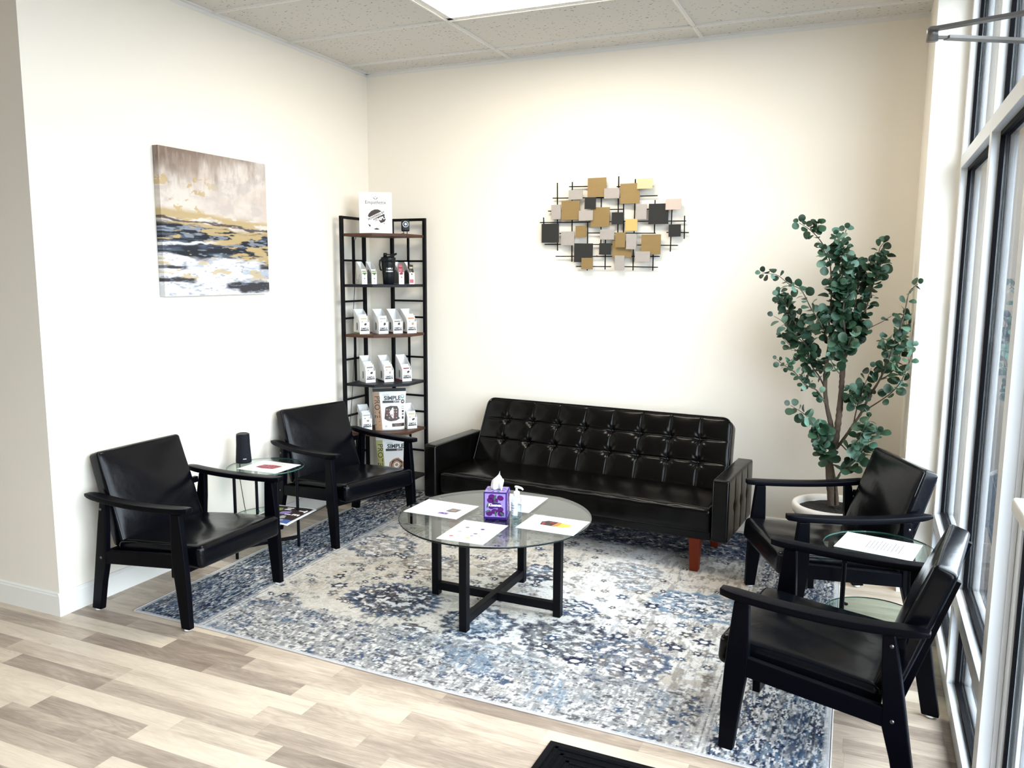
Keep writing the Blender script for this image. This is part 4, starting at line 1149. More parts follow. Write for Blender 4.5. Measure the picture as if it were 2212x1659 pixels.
def d4(p, w, h):
    p.text('THE MENU', w*.5, h*.80, .016, M['grey']) if False else p.lines(w*.28, w*.72, h*.84, .01, 1, .004, M['ink'], .1)
    p.lines(w*.15, w*.85, h*.72, .013, 5, .003, M['grey'], .35); p.lines(w*.3, w*.7, h*.36, .013, 1, .005, M['ink'], .1); p.lines(w*.15, w*.85, h*.28, .012, 3, .003, M['lgrey'], .35)
def d5(p, w, h):
    p.poly([(w*.24,h*.36),(w*.28,h*.64),(w*.50,h*.70),(w*.74,h*.66),(w*.70,h*.34),(w*.44,h*.30)], M['red'])
    p.layer = 2
    for k in range(14): p.disc(w*random.uniform(.3,.68), h*random.uniform(.38,.62), w*.05, h*.02, M['pink'], random.random()*3, 8, .3)
    p.layer = 1; p.lines(w*.2, w*.8, h*.88, .012, 3, .0025, M['lgrey'], .3); p.lines(w*.2, w*.8, h*.20, .012, 3, .0025, M['lgrey'], .3)
def d6(p, w, h):
    # long axis along x; text runs across it
    for (a, b) in ((.04,.06),(.04,.86),(.90,.06),(.90,.86)):
        for k in range(4): p.rect(w*a + k*.0042, h*b, w*a + k*.0042 + .001, h*(b+.09), M['grey'])
    p.lines(h*.18, h*.84, w*.37, -.0135, 5, .0026, M['ink'], .3, True)
    p.lines(h*.22, h*.80, w*.60, -.0135, 5, .0026, M['ink'], .35, True)
    p.lines(h*.35, h*.65, w*.83, -.012, 2, .0018, M['lgrey'], .2, True)
    for s in (-1, 1): p.disc(w*.93, h*(.5+.07*s), .009, .0028, M['grey'], s*.7, 10)
    p.disc(w*.945, h*.5, .003, .003, M['grey'], 0, 8)
sheet([(1.348,-1.785),(1.641,-1.793),(1.622,-1.560),(1.346,-1.555)], T0, 'printed_flyer', 'white flyer with a small grey picture, left side of the coffee table', 'flyer', d1)
sheet([(1.678,-2.068),(1.896,-2.061),(1.883,-1.779),(1.668,-1.786)], T0, 'printed_flyer', 'white sheet with coloured dots at the front of the coffee table', 'flyer', d2)
sheet([(1.930,-1.790),(2.205,-1.793),(2.195,-1.575),(1.922,-1.570)], T0, 'printed_flyer', 'white sheet with a brown and orange picture, right side of the coffee table', 'flyer', d3)
sheet([(1.690,-1.566),(1.912,-1.560),(1.868,-1.285),(1.648,-1.292)], T0, 'printed_flyer', 'white sheet of text behind the tissue box on the coffee table', 'flyer', d4)
sheet([(.205,-1.640),(.462,-1.640),(.465,-1.420),(.200,-1.425)], .5003, 'printed_flyer', 'white flyer with a red meat picture on the left glass side table', 'flyer', d5)
sh6 = sheet([(3.245,-1.660),(3.521,-1.728),(3.552,-1.500),(3.274,-1.450)], .506, 'printed_card', 'white printed card with columns of text on the right glass side table', 'card', d6)
# clear stand the card sits on, just above the glass
for (a, b) in ((3.30,-1.62),(3.50,-1.66)):
    pass
mg = empty('magazine', (.365, -1.470, .2155), R(6), 'glossy magazine with big white letters on the lower shelf of the left side table', 'magazine')
def mz(u, v): return .004 + .0 - .055*max(0, (u-.075))**1.4*6 - .04*max(0, -.10-v)
v = []; nx, ny = 16, 14
w_, h_ = .25, .30
for lay in (0, 1):
    for j in range(ny+1):
        for i in range(nx+1):
            x = -w_/2 + w_*i/nx; y = -h_/2 + h_*j/ny
            v.append((x, y, mz(x, y) - (.0035 if lay else 0)))
k_ = (nx+1)*(ny+1)
f = [(j*(nx+1)+i, j*(nx+1)+i+1, (j+1)*(nx+1)+i+1, (j+1)*(nx+1)+i) for j in range(ny) for i in range(nx)]
f += [tuple(k_+q for q in reversed(t)) for t in f]
bd = [i for i in range(nx+1)] + [(j*(nx+1)+nx) for j in range(1, ny+1)] + [ny*(nx+1)+i for i in range(nx-1, -1, -1)] + [j*(nx+1) for j in range(ny-1, 0, -1)]
f += [(bd[i], bd[(i+1) % len(bd)], bd[(i+1) % len(bd)]+k_, bd[i]+k_) for i in range(len(bd))]
MB().add(v, f, M['paper'], False).build('pages', mg)
P_ = Print((0,0,0), (1,0,0), (0,1,0), 0)
P_.P = lambda u, vv: Vector((u, vv, mz(u, vv) + .0003 + .0004*P_.layer))
for i in range(10):
    for j in range(10):
        u0 = -.113 + .0226*i; v0 = -.138 + .0276*j
        P_.rect(u0, v0, u0+.0228, v0+.0278, M['brown'] if v0 > -.09 else M['blue'])
P_.layer = 2
for u, vv, a, b, m in ((-.06,-.02,.04,.03,'lime'),(0,.03,.035,.03,'lilac'),(.03,-.05,.02,.03,'lgrey'),(-.08,.07,.03,.03,'lime'),(.02,-.11,.06,.018,'lgrey')): P_.disc(u, vv, a, b, M[m], .3, 10, .2)
P_.layer = 3
P_.text('T', .078, .078, .060, M['white'], rot=-PI/2, bold=.003); P_.text('E', .078, .005, .055, M['white'], rot=-PI/2, bold=.003)
P_.text('N', -.02, .095, .055, M['white'], rot=-PI/2, bold=.003); P_.text('I', .03, -.0, .05, M['white'], rot=-PI/2, bold=.003)
P_.build('cover_print', mg)

# tissue box
tx = empty('tissue_box', (1.785, -1.665, T0), R(16), 'purple plum-patterned tissue box with a tissue sticking up on the coffee table', 'tissue box')
tx.location = (1.7775, -1.667, T0)
S_ = .054; hh = .128
MB().box((-S_, -S_, 0), (S_, S_, hh), M['purple']).build('box', tx, bev=.003)
def plums(p, w, h):
    p.rect(-w+.006, .012, w-.006, h-.006, M['lilac']); p.layer = 2
    pl = [(-.30,.88,.2),(.45,.80,-.3),(-.42,.70,-.3),(.30,.52,.1),(-.30,.48,.3),(.45,.36,.6),(-.50,.16,.1),(.50,.12,0),(0,.68,.9),(-.05,.30,.2)]
    for u, v, r_ in pl:
        q = u*w; z = v*h; a, b = .0155, .0125
        q = max(-w+.021, min(w-.021, q)); z = max(.028, min(h-.021, z))
        p.disc(q, z, a, b, M['plum'], r_, 18)
    for u, v, r_ in [(.0,.90,1.3),(.10,.62,2.6),(.05,.22,1.7),(-.75,.52,1.2),(.62,.20,2.4),(-.65,.30,.4)]:
        q = max(-w+.020, min(w-.020, u*w)); p.layer = 3; p.disc(q, max(.026, min(h-.024, v*h)), .014, .0042, M['leafink'], r_, 12); p.layer = 2
    return p
for k in range(4):
    a = k*PI/2
    U = Vector((math.cos(a), math.sin(a), 0)); O = Vector((math.sin(a)*S_, -math.cos(a)*S_, 0))
    p = Print(O, U, (0,0,1), .0003); plums(p, S_, hh)
    if k % 2 == 0:
        p.layer = 4; p.disc(0, hh*.52, .030, .0125, M['purple'], 0, 24)
        p.layer = 5; p.text('Kleenex', 0, hh*.53, .0185, M['white'], bold=.0007)
    p.build('side_print', tx)
p = Print((0,0,hh), (1,0,0), (0,1,0), .0003); p.rect(-S_+.004, -S_+.004, S_-.004, S_-.004, M['lilac']); p.layer = 2
for k in range(10): 
    a = k*.63; p.disc(.040*math.cos(a), .040*math.sin(a), .0085, .006, M['plum'] if k % 2 else M['leafink'], a, 12)
p.layer = 3; p.disc(0, 0, .030, .017, M['purple'], 0, 28); p.layer = 4; p.disc(0, 0, .028, .015, M['clear'], 0, 28)
p.build('top_print', tx)
# the tissue: folded sheet pulled up
v = []; nu, nv = 22, 12
for j in range(nv+1):
    t = j/nv
    for i in range(nu+1):
        u = -1 + 2*i/nu
        wd = .021 + .008*math.sin(t*2.6+.4) - .016*max(0, t-.65)/.35
        x = u*wd + .010*t*t - .002*math.sin(5*t)
        y = .009*math.sin(u*5.2 + 2.5*t)*(1-.3*t) + .004*math.sin(9*t + 3*u)
        z = hh - .010 + .090*t*(1 - .10*abs(u)**1.5) + (.007*math.sin(u*4+1.0) if t > .8 else 0)
        v.append((x, y, z))
f = [(j*(nu+1)+i, j*(nu+1)+i+1, (j+1)*(nu+1)+i+1, (j+1)*(nu+1)+i) for j in range(nv) for i in range(nu)]
ti = MB().add(v, f, M['tissue'], True).build('tissue', tx)
sm = ti.modifiers.new('solid', 'SOLIDIFY'); sm.thickness = .0008
# pump bottle
pbx = empty('pump_bottle', (1.876, -1.665, T0), R(-20), 'clear hand sanitizer pump bottle beside the tissue box', 'bottle')
MB().lathe([(0,0),(.021,0),(.024,.004),(.0245,.03),(.0235,.075),(.022,.095),(.014,.108),(.0125,.112),(.0125,.116)], M['clear'], 36).build('bottle_body', pbx)
MB().lathe([(0,.003),(.0195,.003),(.0215,.008),(.0215,.066),(0,.068)], M['gel'], 32).build('gel', pbx)
MB().lathe([(.0133,.108),(.0145,.110),(.0145,.126),(.012,.130),(.0055,.132),(.0050,.146),(0,.146)], M['white_plastic'], 28).build('pump_collar', pbx)
MB().tube([(-.008,0,.150),(.006,0,.151),(.030,0,.150),(.040,0,.145)], [.0052,.0058,.0048,.0038], M['white_plastic'], 12).build('pump_head', pbx)
v = []; 
for k in range(13):
    a = -.95 + 1.9*k/12
    v += [(.0252*math.sin(a), -.0252*math.cos(a), .022), (.0250*math.sin(a), -.0250*math.cos(a), .082)]
MB().add(v, [(2*k, 2*k+2, 2*k+3, 2*k+1) for k in range(12)], M['white']).build('label', pbx)
for zz, mt, sz in ((.068,'teal',.008),(.056,'blue',.006),(.044,'teal',.005),(.034,'lgrey',.005)):
    curved_text({.008:'hand',.006:'sanitizer',.005:'gel'}[sz], sz, .0256, zz, M[mt], pbx, 'label_lettering')
# speaker
sp_ = empty('speaker', (.128, -1.500, .5003), R(50), 'black cylindrical speaker standing on the left glass side table', 'speaker')
MB().lathe([(0,0),(.041,0),(.0425,.003),(.043,.012),(.0405,.05),(.0375,.10),(.0365,.150),(.0360,.158)], M['speaker_cloth'], 48).build('fabric_body', sp_)
MB().lathe([(.0362,.157),(.0355,.163),(.030,.166),(.028,.163),(0,.163)], M['black_plastic'], 48).build('top_cap', sp_)
MB().lathe([(0,0),(.0395,0),(.0415,.002),(.0425,.004)], M['black_plastic'], 48).build('base_ring', sp_)
MB().box((-.009,-.0429,.024),(.009,-.0412,.028), M['silver_plastic']).build('badge', sp_)

# ------------------------------------------------------------------ wall art of metal squares
wa_ = empty('metal_wall_sculpture', (1.81, 0, 1.865), 0, 'metal wall sculpture of gold, silver and charcoal squares on black rods on the back wall', 'wall art')
cx0, cz0 = 1.81, 1.865
for L_ in (HB, VB):
    for x0, z0, x1, z1 in L_:
        MB().bar((x0-cx0, -.022 if L_ is HB else -.026, z0-cz0), (x1-cx0, -.022 if L_ is HB else -.026, z1-cz0), .006, .006, M['metal_black'], (0,1,0)).build('rod', wa_)
for x, z, w, h, m, l in SQ:
    y = -.028 - .010*l
    kx = random.uniform(-.02, .02)
    o = MB().box((-w/2, -.002, -h/2), (w/2, .0, h/2), M[m]).box((-w/2, 0, -h/2), (-w/2+.002, .006, h/2), M[m]).box((w/2-.002, 0, -h/2), (w/2, .006, h/2), M[m]) \
        .box((-w/2, 0, -h/2), (w/2, .006, -h/2+.002), M[m]).box((-w/2, 0, h/2-.002), (w/2, .006, h/2), M[m]).build('metal_plate', wa_, loc=(x-cx0, y, z-cz0), rot=(R(-4) if m in ('brassp','goldl','silverp') else kx, kx, 0))
    tag(o, {'gold':'dull gold square plate','silver':'silver rectangular plate','charcoal':'charcoal square plate','brassp':'bright pale brass plate','goldl':'shiny gold plate','silverp':'pinkish silver plate'}[m])
for x, z in ((-.30,.10),(.30,.10),(-.1,-.19),(.2,-.19)):
    MB().tube([(x,0,z),(x,-.022,z)], .004, M['metal_black'], 8).build('wall_standoff', wa_)

# ------------------------------------------------------------------ numpy noise for woven and painted patterns
rng = np.random.RandomState(5)
def vnoise(U, V, su, sv, seed):
    r = np.random.RandomState(seed); n = 256; g = r.rand(n, n)
    a = U/su + 31.7; b = V/sv + 17.3
    i = np.floor(a).astype(int); j = np.floor(b).astype(int); fa = a-i; fb = b-j
    fa = fa*fa*(3-2*fa); fb = fb*fb*(3-2*fb)
    i0, i1, j0, j1 = i % n, (i+1) % n, j % n, (j+1) % n
    return (g[i0,j0]*(1-fa)+g[i1,j0]*fa)*(1-fb) + (g[i0,j1]*(1-fa)+g[i1,j1]*fa)*fb
def fbm(U, V, su, sv, seed, o=4, gain=.55):
    t = 0; a = 1; s = 0
    for k in range(o):
        t = t + a*vnoise(U, V, su/2**k, sv/2**k, seed+k*7); s += a; a *= gain
    return t/s
def sstep(a, b, x):
    t = np.clip((x-a)/(b-a), 0, 1); return t*t*(3-2*t)
def mixc(C, col, k):
    k = np.clip(k, 0, 1)[..., None]; return C*(1-k) + np.array(col)*k
def colour_grid(name, X, Y, Z, C, mat, parent=None, smooth=False):
    ny, nx = X.shape
    me = bpy.data.meshes.new(name)
    co = np.stack([X, Y, Z], -1).reshape(-1, 3).astype(np.float32)
    idx = np.arange(nx*ny).reshape(ny, nx)
    q = np.stack([idx[:-1,:-1], idx[:-1,1:], idx[1:,1:], idx[1:,:-1]], -1).reshape(-1, 4).astype(np.int32)
    me.vertices.add(len(co)); me.vertices.foreach_set('co', co.ravel())
    me.loops.add(q.size); me.loops.foreach_set('vertex_index', q.ravel())
    me.polygons.add(len(q)); me.polygons.foreach_set('loop_start', np.arange(0, q.size, 4, dtype=np.int32))
    try: me.polygons.foreach_set('loop_total', np.full(len(q), 4, dtype=np.int32))
    except Exception: pass
    me.update(calc_edges=True); me.validate()
    at = me.color_attributes.new('Col', 'FLOAT_COLOR', 'POINT')
    cc = np.concatenate([C.reshape(-1, 3), np.ones((len(co), 1))], 1).astype(np.float32)
    at.data.foreach_set('color', cc.ravel())
    me.materials.append(mat)
    o = bpy.data.objects.new(name, me); COL.objects.link(o)
    if parent: o.parent = parent
    return o

# ------------------------------------------------------------------ rug
M['rug'] = vcolmat('woven_rug', .95, fine=(240, .16), bump=(260, .5, .003), spec=.1)
M['rug_edge'] = principled('rug_binding', (.55, .53, .52), .9)
rug = empty('area_rug', (1.75, -1.25, 0), 0, 'large cream and blue distressed oriental area rug under the coffee table and sofa', 'rug')
nu, nv = 760, 612
uu, vv = np.meshgrid(np.linspace(0, 1, nu), np.linspace(0, 1, nv))
FLc, FRc, BRc, BLc = np.array((.264,-2.408)), np.array((3.283,-2.500)), np.array((3.243,-.055)), np.array((.186,-.030))
RX = (1-uu)*(1-vv)*FLc[0] + uu*(1-vv)*FRc[0] + uu*vv*BRc[0] + (1-uu)*vv*BLc[0]
RY = (1-uu)*(1-vv)*FLc[1] + uu*(1-vv)*FRc[1] + uu*vv*BRc[1] + (1-uu)*vv*BLc[1]
# slightly wavy front edge, as a soft rug lies
RY += .006*np.sin(uu*9)*np.clip(1-vv*12, 0, 1)
U = uu*3.05; V = vv*2.44
cream=(.56,.52,.46); warm=(.44,.39,.33); white=(.66,.65,.64); taupe=(.145,.125,.11); gry=(.20,.20,.20); navy=(.012,.017,.040); blue=(.038,.066,.120); lblue=(.13,.20,.28); char=(.035,.035,.045)
C = np.zeros(U.shape + (3,)) + np.array(cream)
C = mixc(C, white, sstep(.42, .62, fbm(U, V, .9, .9, 3)))
C = mixc(C, warm, .7*sstep(.55, .72, fbm(U, V, .7, .6, 12)))
DU = U + .035*(fbm(U, V, .09, .09, 20)-.5); DV = V + .035*(fbm(U, V, .09, .09, 27)-.5)
fine = fbm(U, V, .020, .020, 33, 3); fin2 = fbm(U, V, .012, .012, 41, 2); coarse = fbm(U, V, .35, .35, 50, 3); streak = fbm(U, V, .010, .06, 61, 2); streak2 = fbm(U, V, .05, .008, 67, 2)
# general speckle
C = mixc(C, gry, .55*sstep(.62, .66, fine)*sstep(.45, .62, coarse))
C = mixc(C, taupe, .55*sstep(.66, .70, fbm(U, V, .016, .016, 77, 2))*sstep(.45, .6, fbm(U, V, .3, .3, 80)))
C = mixc(C, white, .5*sstep(.62, .66, fin2))
def squig(su, sv, seed, w, lev=.5):
    return sstep(w, w*.35, np.abs(fbm(U, V, su, sv, seed, 3)-lev))
C = mixc(C, gry, .60*squig(.045, .040, 501, .016)*sstep(.38, .55, fbm(U, V, .25, .22, 505)))
C = mixc(C, taupe, .50*squig(.030, .034, 511, .012, .46)*sstep(.45, .58, fbm(U, V, .30, .26, 515)))
C = mixc(C, warm, .8*sstep(.58, .62, fbm(U, V, .05, .04, 521))*sstep(.4, .55, fbm(U, V, .6, .5, 525)))
# scattered rosettes and small leaves in the field
def rosette(cu, cv, r, col, col2, pet=6, dens=.9, sq=.9, ph=0):
    global C
    s = int(max(0, (cu-r*1.6)/3.05*nu)); e = int(min(nu, (cu+r*1.6)/3.05*nu)+1)
    a = int(max(0, (cv-r*1.6)/2.44*nv)); b = int(min(nv, (cv+r*1.6)/2.44*nv)+1)
    if s >= e or a >= b: return
    du = DU[a:b, s:e]-cu; dv = (DV[a:b, s:e]-cv)/sq; R_ = np.hypot(du, dv); T = np.arctan2(dv, du)
    rr = r*(.80 + .20*np.cos(pet*T + ph))
    m = sstep(rr, rr*.86, R_)*sstep(.22, .30, fine[a:b, s:e] + dens - .62)
    inner = sstep(r*.36, r*.28, R_)
    sub = C[a:b, s:e]
    sub = mixc(sub, col, m*dens); sub = mixc(sub, col2, inner*dens)
    C[a:b, s:e] = sub
rnd = random.Random(4)
cols_ = [char, gry, blue, taupe, navy, gry, taupe, char, warm, gry]
for k in range(760):
    cu = rnd.uniform(.36, 2.75); cv = rnd.uniform(.12, 2.3)
    r = rnd.choice([.014,.018,.022,.026,.032,.040])
    rosette(cu, cv, r, rnd.choice(cols_), cream if r > .018 else rnd.choice(cols_), rnd.choice([5,6,6,8]), rnd.uniform(.70, 1.0), rnd.uniform(.6, 1), rnd.random()*6)
# a warm, greyer area to the right of the field
C = mixc(C, warm, .55*sstep(1.9, 2.3, U)*sstep(2.75, 2.55, U)*sstep(.35, .6, fbm(U, V, .35, .35, 551)))
C = mixc(C, taupe, .55*sstep(1.8, 2.3, U)*sstep(.56, .61, fbm(U, V, .02, .07, 555, 3)))
# large medallions
def medallion(wx, wy, ru, rv, body, rim, inner, teeth=22, dens=.8, sd=0):
    global C
    # world to rug coordinates (near enough for a slightly skewed rug)
    v0 = (wy+2.45)/2.41; u0 = (wx - (.264-.078*v0))/(3.02+.04*v0)
    cu, cv = u0*3.05, v0*2.44
    du = (DU-cu)/ru; dv = (DV-cv)/rv; R_ = np.hypot(du, dv); T = np.arctan2(dv, du)
    w_ = 1 + .07*np.cos(teeth*T) + .05*np.cos(5*T+sd)
    n1 = fbm(U, V, .022, .022, 90+sd, 3); n2 = fbm(U, V, .04, .04, 97+sd, 2)
    m = sstep(w_, w_-.06, R_)
    C = mixc(C, body, m*dens*sstep(.30, .52, n2+.12))
    C = mixc(C, inner, m*sstep(.52, .57, n1)*.85)
    C = mixc(C, white, m*sstep(.56, .59, fbm(U, V, .026, .016, 103+sd, 2))*.95)
    C = mixc(C, navy, m*squig(.05, .05, 130+sd, .018)*.7)
    ring = sstep(.16, .05, np.abs(R_/w_-.97))
    C = mixc(C, rim, ring*.85*sstep(.34, .44, fine))
    ring2 = sstep(.07, .02, np.abs(R_/w_-.55))
    C = mixc(C, rim, ring2*.6*sstep(.36, .46, fin2))
medallion(.816,-1.181, .20,.17, taupe, blue, warm, 20, .55, 1)
medallion(1.297,-1.809, .23,.18, char, blue, navy, 30, .85, 2)
medallion(1.537,-2.084, .10,.07, char, char, taupe, 12, .9, 3)
medallion(1.78,-1.87, .17,.15, lblue, navy, blue, 18, .7, 4)
medallion(2.216,-1.847, .22,.17, char, navy, gry, 18, .85, 5)
medallion(2.118,-1.526, .12,.09, blue, blue, navy, 14, .8, 6)
medallion(2.656,-1.259, .22,.16, lblue, lblue, blue, 14, .7, 7)
medallion(1.62,-1.211, .14,.11, taupe, taupe, warm, 18, .6, 8)
medallion(1.80,-1.18, .12,.11, navy, navy, lblue, 12, .85, 9)
medallion(1.20,-1.30, .15,.12, gry, taupe, warm, 16, .5, 10)
medallion(2.50,-1.93, .16,.20, blue, blue, taupe, 12, .6, 11)
medallion(2.0,-2.12, .22,.11, lblue, gry, gry, 12, .5, 12)
medallion(1.03,-2.16, .16,.07, gry, blue, gry, 12, .6, 13)
medallion(.835,-2.09, .10,.09, gry, blue, taupe, 10, .6, 14)
medallion(2.25,-.95, .15,.11, gry, gry, lblue, 14, .5, 15)
medallion(2.30,-1.15, .09,.07, lblue, gry, gry, 12, .55, 16)
for wx, wy, r in ((.95,-1.78,.05),(1.31,-2.23,.05),(2.42,-1.55,.045),(2.55,-1.62,.04),(2.40,-1.72,.045),(2.62,-1.50,.035),(1.66,-2.24,.045),(2.30,-2.02,.05),(2.45,-1.35,.045),(2.3,-1.3,.04),(2.75,-1.62,.05),(2.65,-1.72,.05)):
    v0 = (wy+2.45)/2.41; u0 = (wx-(.264-.078*v0))/(3.02+.04*v0); rosette(u0*3.05, v0*2.44, r, blue if r < .045 else navy, white, 6, .95, .9)
for k in range(150):
    cu = rnd.uniform(.45, 2.6); cv = rnd.uniform(.42, 1.9)
    rosette(cu, cv, rnd.choice([.016,.020,.026,.034]), rnd.choice([char, navy, blue, taupe, char]), white, rnd.choice([5,6,8]), 1.0, rnd.uniform(.7, 1), rnd.random()*6)
# streaked distress
C = mixc(C, gry, .5*sstep(.66, .70, streak)*sstep(.45, .65, fbm(U, V, .5, .4, 111)))
C = mixc(C, lblue, .2*sstep(.62, .68, streak)*sstep(.50, .66, fbm(U, V, .35, .3, 118)))
# front border: pale with thin grey line and sparse blue motifs
fb = sstep(.40, .36, V)
C = mixc(C, white, fb*.35)
C = mixc(C, gry, fb*sstep(.50, .56, fbm(U, V, .010, .030, 561, 3))*.75)
C = mixc(C, gry, fb*sstep(.52, .58, fine)*.6)
C = mixc(C, char, fb*sstep(.64, .67, fbm(U, V, .018, .011, 121, 2))*.8)
C = mixc(C, lblue, fb*sstep(.56, .68, fbm(U, V, .22, .16, 125))*sstep(.40, .5, streak)*.6)
C = mixc(C, blue, fb*sstep(.64, .69, fbm(U, V, .07, .06, 130, 3))*sstep(.4, .5, fin2)*.9)
for v0 in (.055, .115, .34): C = mixc(C, gry, sstep(.006, .003, np.abs(V-v0 - .004*np.sin(U*20)))*.55*sstep(.3, .5, coarse+.1))
# rear border: dense navy and blue
bb = sstep(1.86, 1.98, V + .03*(coarse-.5))
C = mixc(C, blue, bb*sstep(.34, .46, fbm(U, V, .03, .02, 141, 3))*.9)
C = mixc(C, navy, bb*sstep(.46, .52, fbm(U, V, .02, .012, 148, 3))*.95)
C = mixc(C, gry, bb*sstep(.66, .70, fine)*.6)
# side borders: bands parallel to the short sides
def band0(dist): return sstep(.07, .11, dist)*sstep(.36, .30, dist)
def side_border(dist, strength, seed):
    global C
    k = sstep(.445, .42, dist)
    C = mixc(C, white, k*.45)
    C = mixc(C, blue, band0(dist)*strength*.45*sstep(.35, .6, fbm(U, V, .05, .40, seed+31, 3)))
    band = sstep(.018, .030, dist)*sstep(.40, .37, dist)
    dens = fbm(U, V, .10, .30, seed, 3)
    t1 = fbm(U, V, .009, .026, seed+5, 3); t2 = fbm(U, V, .007, .018, seed+9, 2); t3 = fbm(U, V, .020, .05, seed+14, 2)
    C = mixc(C, gry, band*sstep(.54, .58, t1)*.7)
    C = mixc(C, blue, band*sstep(.62-.30*strength, .68-.30*strength, t1 + .35*(dens-.5))*.92)
    C = mixc(C, navy, band*sstep(.60-.17*strength, .64-.17*strength, t2 + .25*(dens-.5))*.92)
    C = mixc(C, lblue, band*sstep(.60, .66, t3)*.6)
    C = mixc(C, white, band*sstep(.60, .64, fbm(U, V, .008, .018, seed+20, 2))*.9)
    C = mixc(C, gry, band*sstep(.56, .62, fbm(U, V, .012, .09, seed+25, 3))*.6)
    for d0, w_, cl in ((.058,.004,char),(.075,.003,gry),(.295,.005,char),(.315,.004,white),(.335,.005,gry),(.395,.005,gry),(.415,.004,char)):
        C = mixc(C, cl, sstep(w_, w_*.4, np.abs(dist-d0))*.75*sstep(.32, .45, fin2))
    blocks = sstep(.078, .086, dist)*sstep(.140, .132, dist)*sstep(.15, .25, np.abs(((V*5.2) % 1)-.5)*2)
    C = mixc(C, blue, blocks*.55*sstep(.35, .45, t2))
side_border(U, 1.0, 160)
side_border(3.05-U, .45, 190)
C = mixc(C, char, .55*squig(.024, .020, 531, .010, .5)*sstep(.40, .60, fbm(U, V, .20, .16, 535)))
C = mixc(C, white, .65*squig(.030, .026, 541, .012, .55)*sstep(.40, .55, fbm(U, V, .22, .18, 545)))
# outermost selvage
edge = np.minimum.reduce([U, 3.05-U, V, 2.44-V])
C = mixc(C, (.50,.49,.50), sstep(.016, .012, edge)*.8)
Z = np.full(U.shape, .0048) + .0006*(fine-.5)
Z = np.where(edge < .004, .0005, Z)
rp = colour_grid('woven_pile', RX-1.75, RY+1.25, Z, C, M['rug'], rug)
cs = [FLc, FRc, BRc, BLc]; bb_ = MB()
def wavy(a, b, front=False):
    pts = []
    for i in range(41):
        t = i/40; q = a + (b-a)*t
        y = q[1] + (.006*math.sin(t*9) if front else 0)
        pts.append((q[0]-1.75, y+1.25, .0030))
    return pts
bb_.tube(wavy(FLc, FRc, True), .0030, M['rug_edge'], 8); bb_.tube(wavy(FRc, BRc), .0030, M['rug_edge'], 8)
bb_.tube(wavy(BRc, BLc), .0030, M['rug_edge'], 8); bb_.tube(wavy(BLc, FLc), .0030, M['rug_edge'], 8)
tag(bb_.build('edge_binding', rug), 'light grey bound edge')

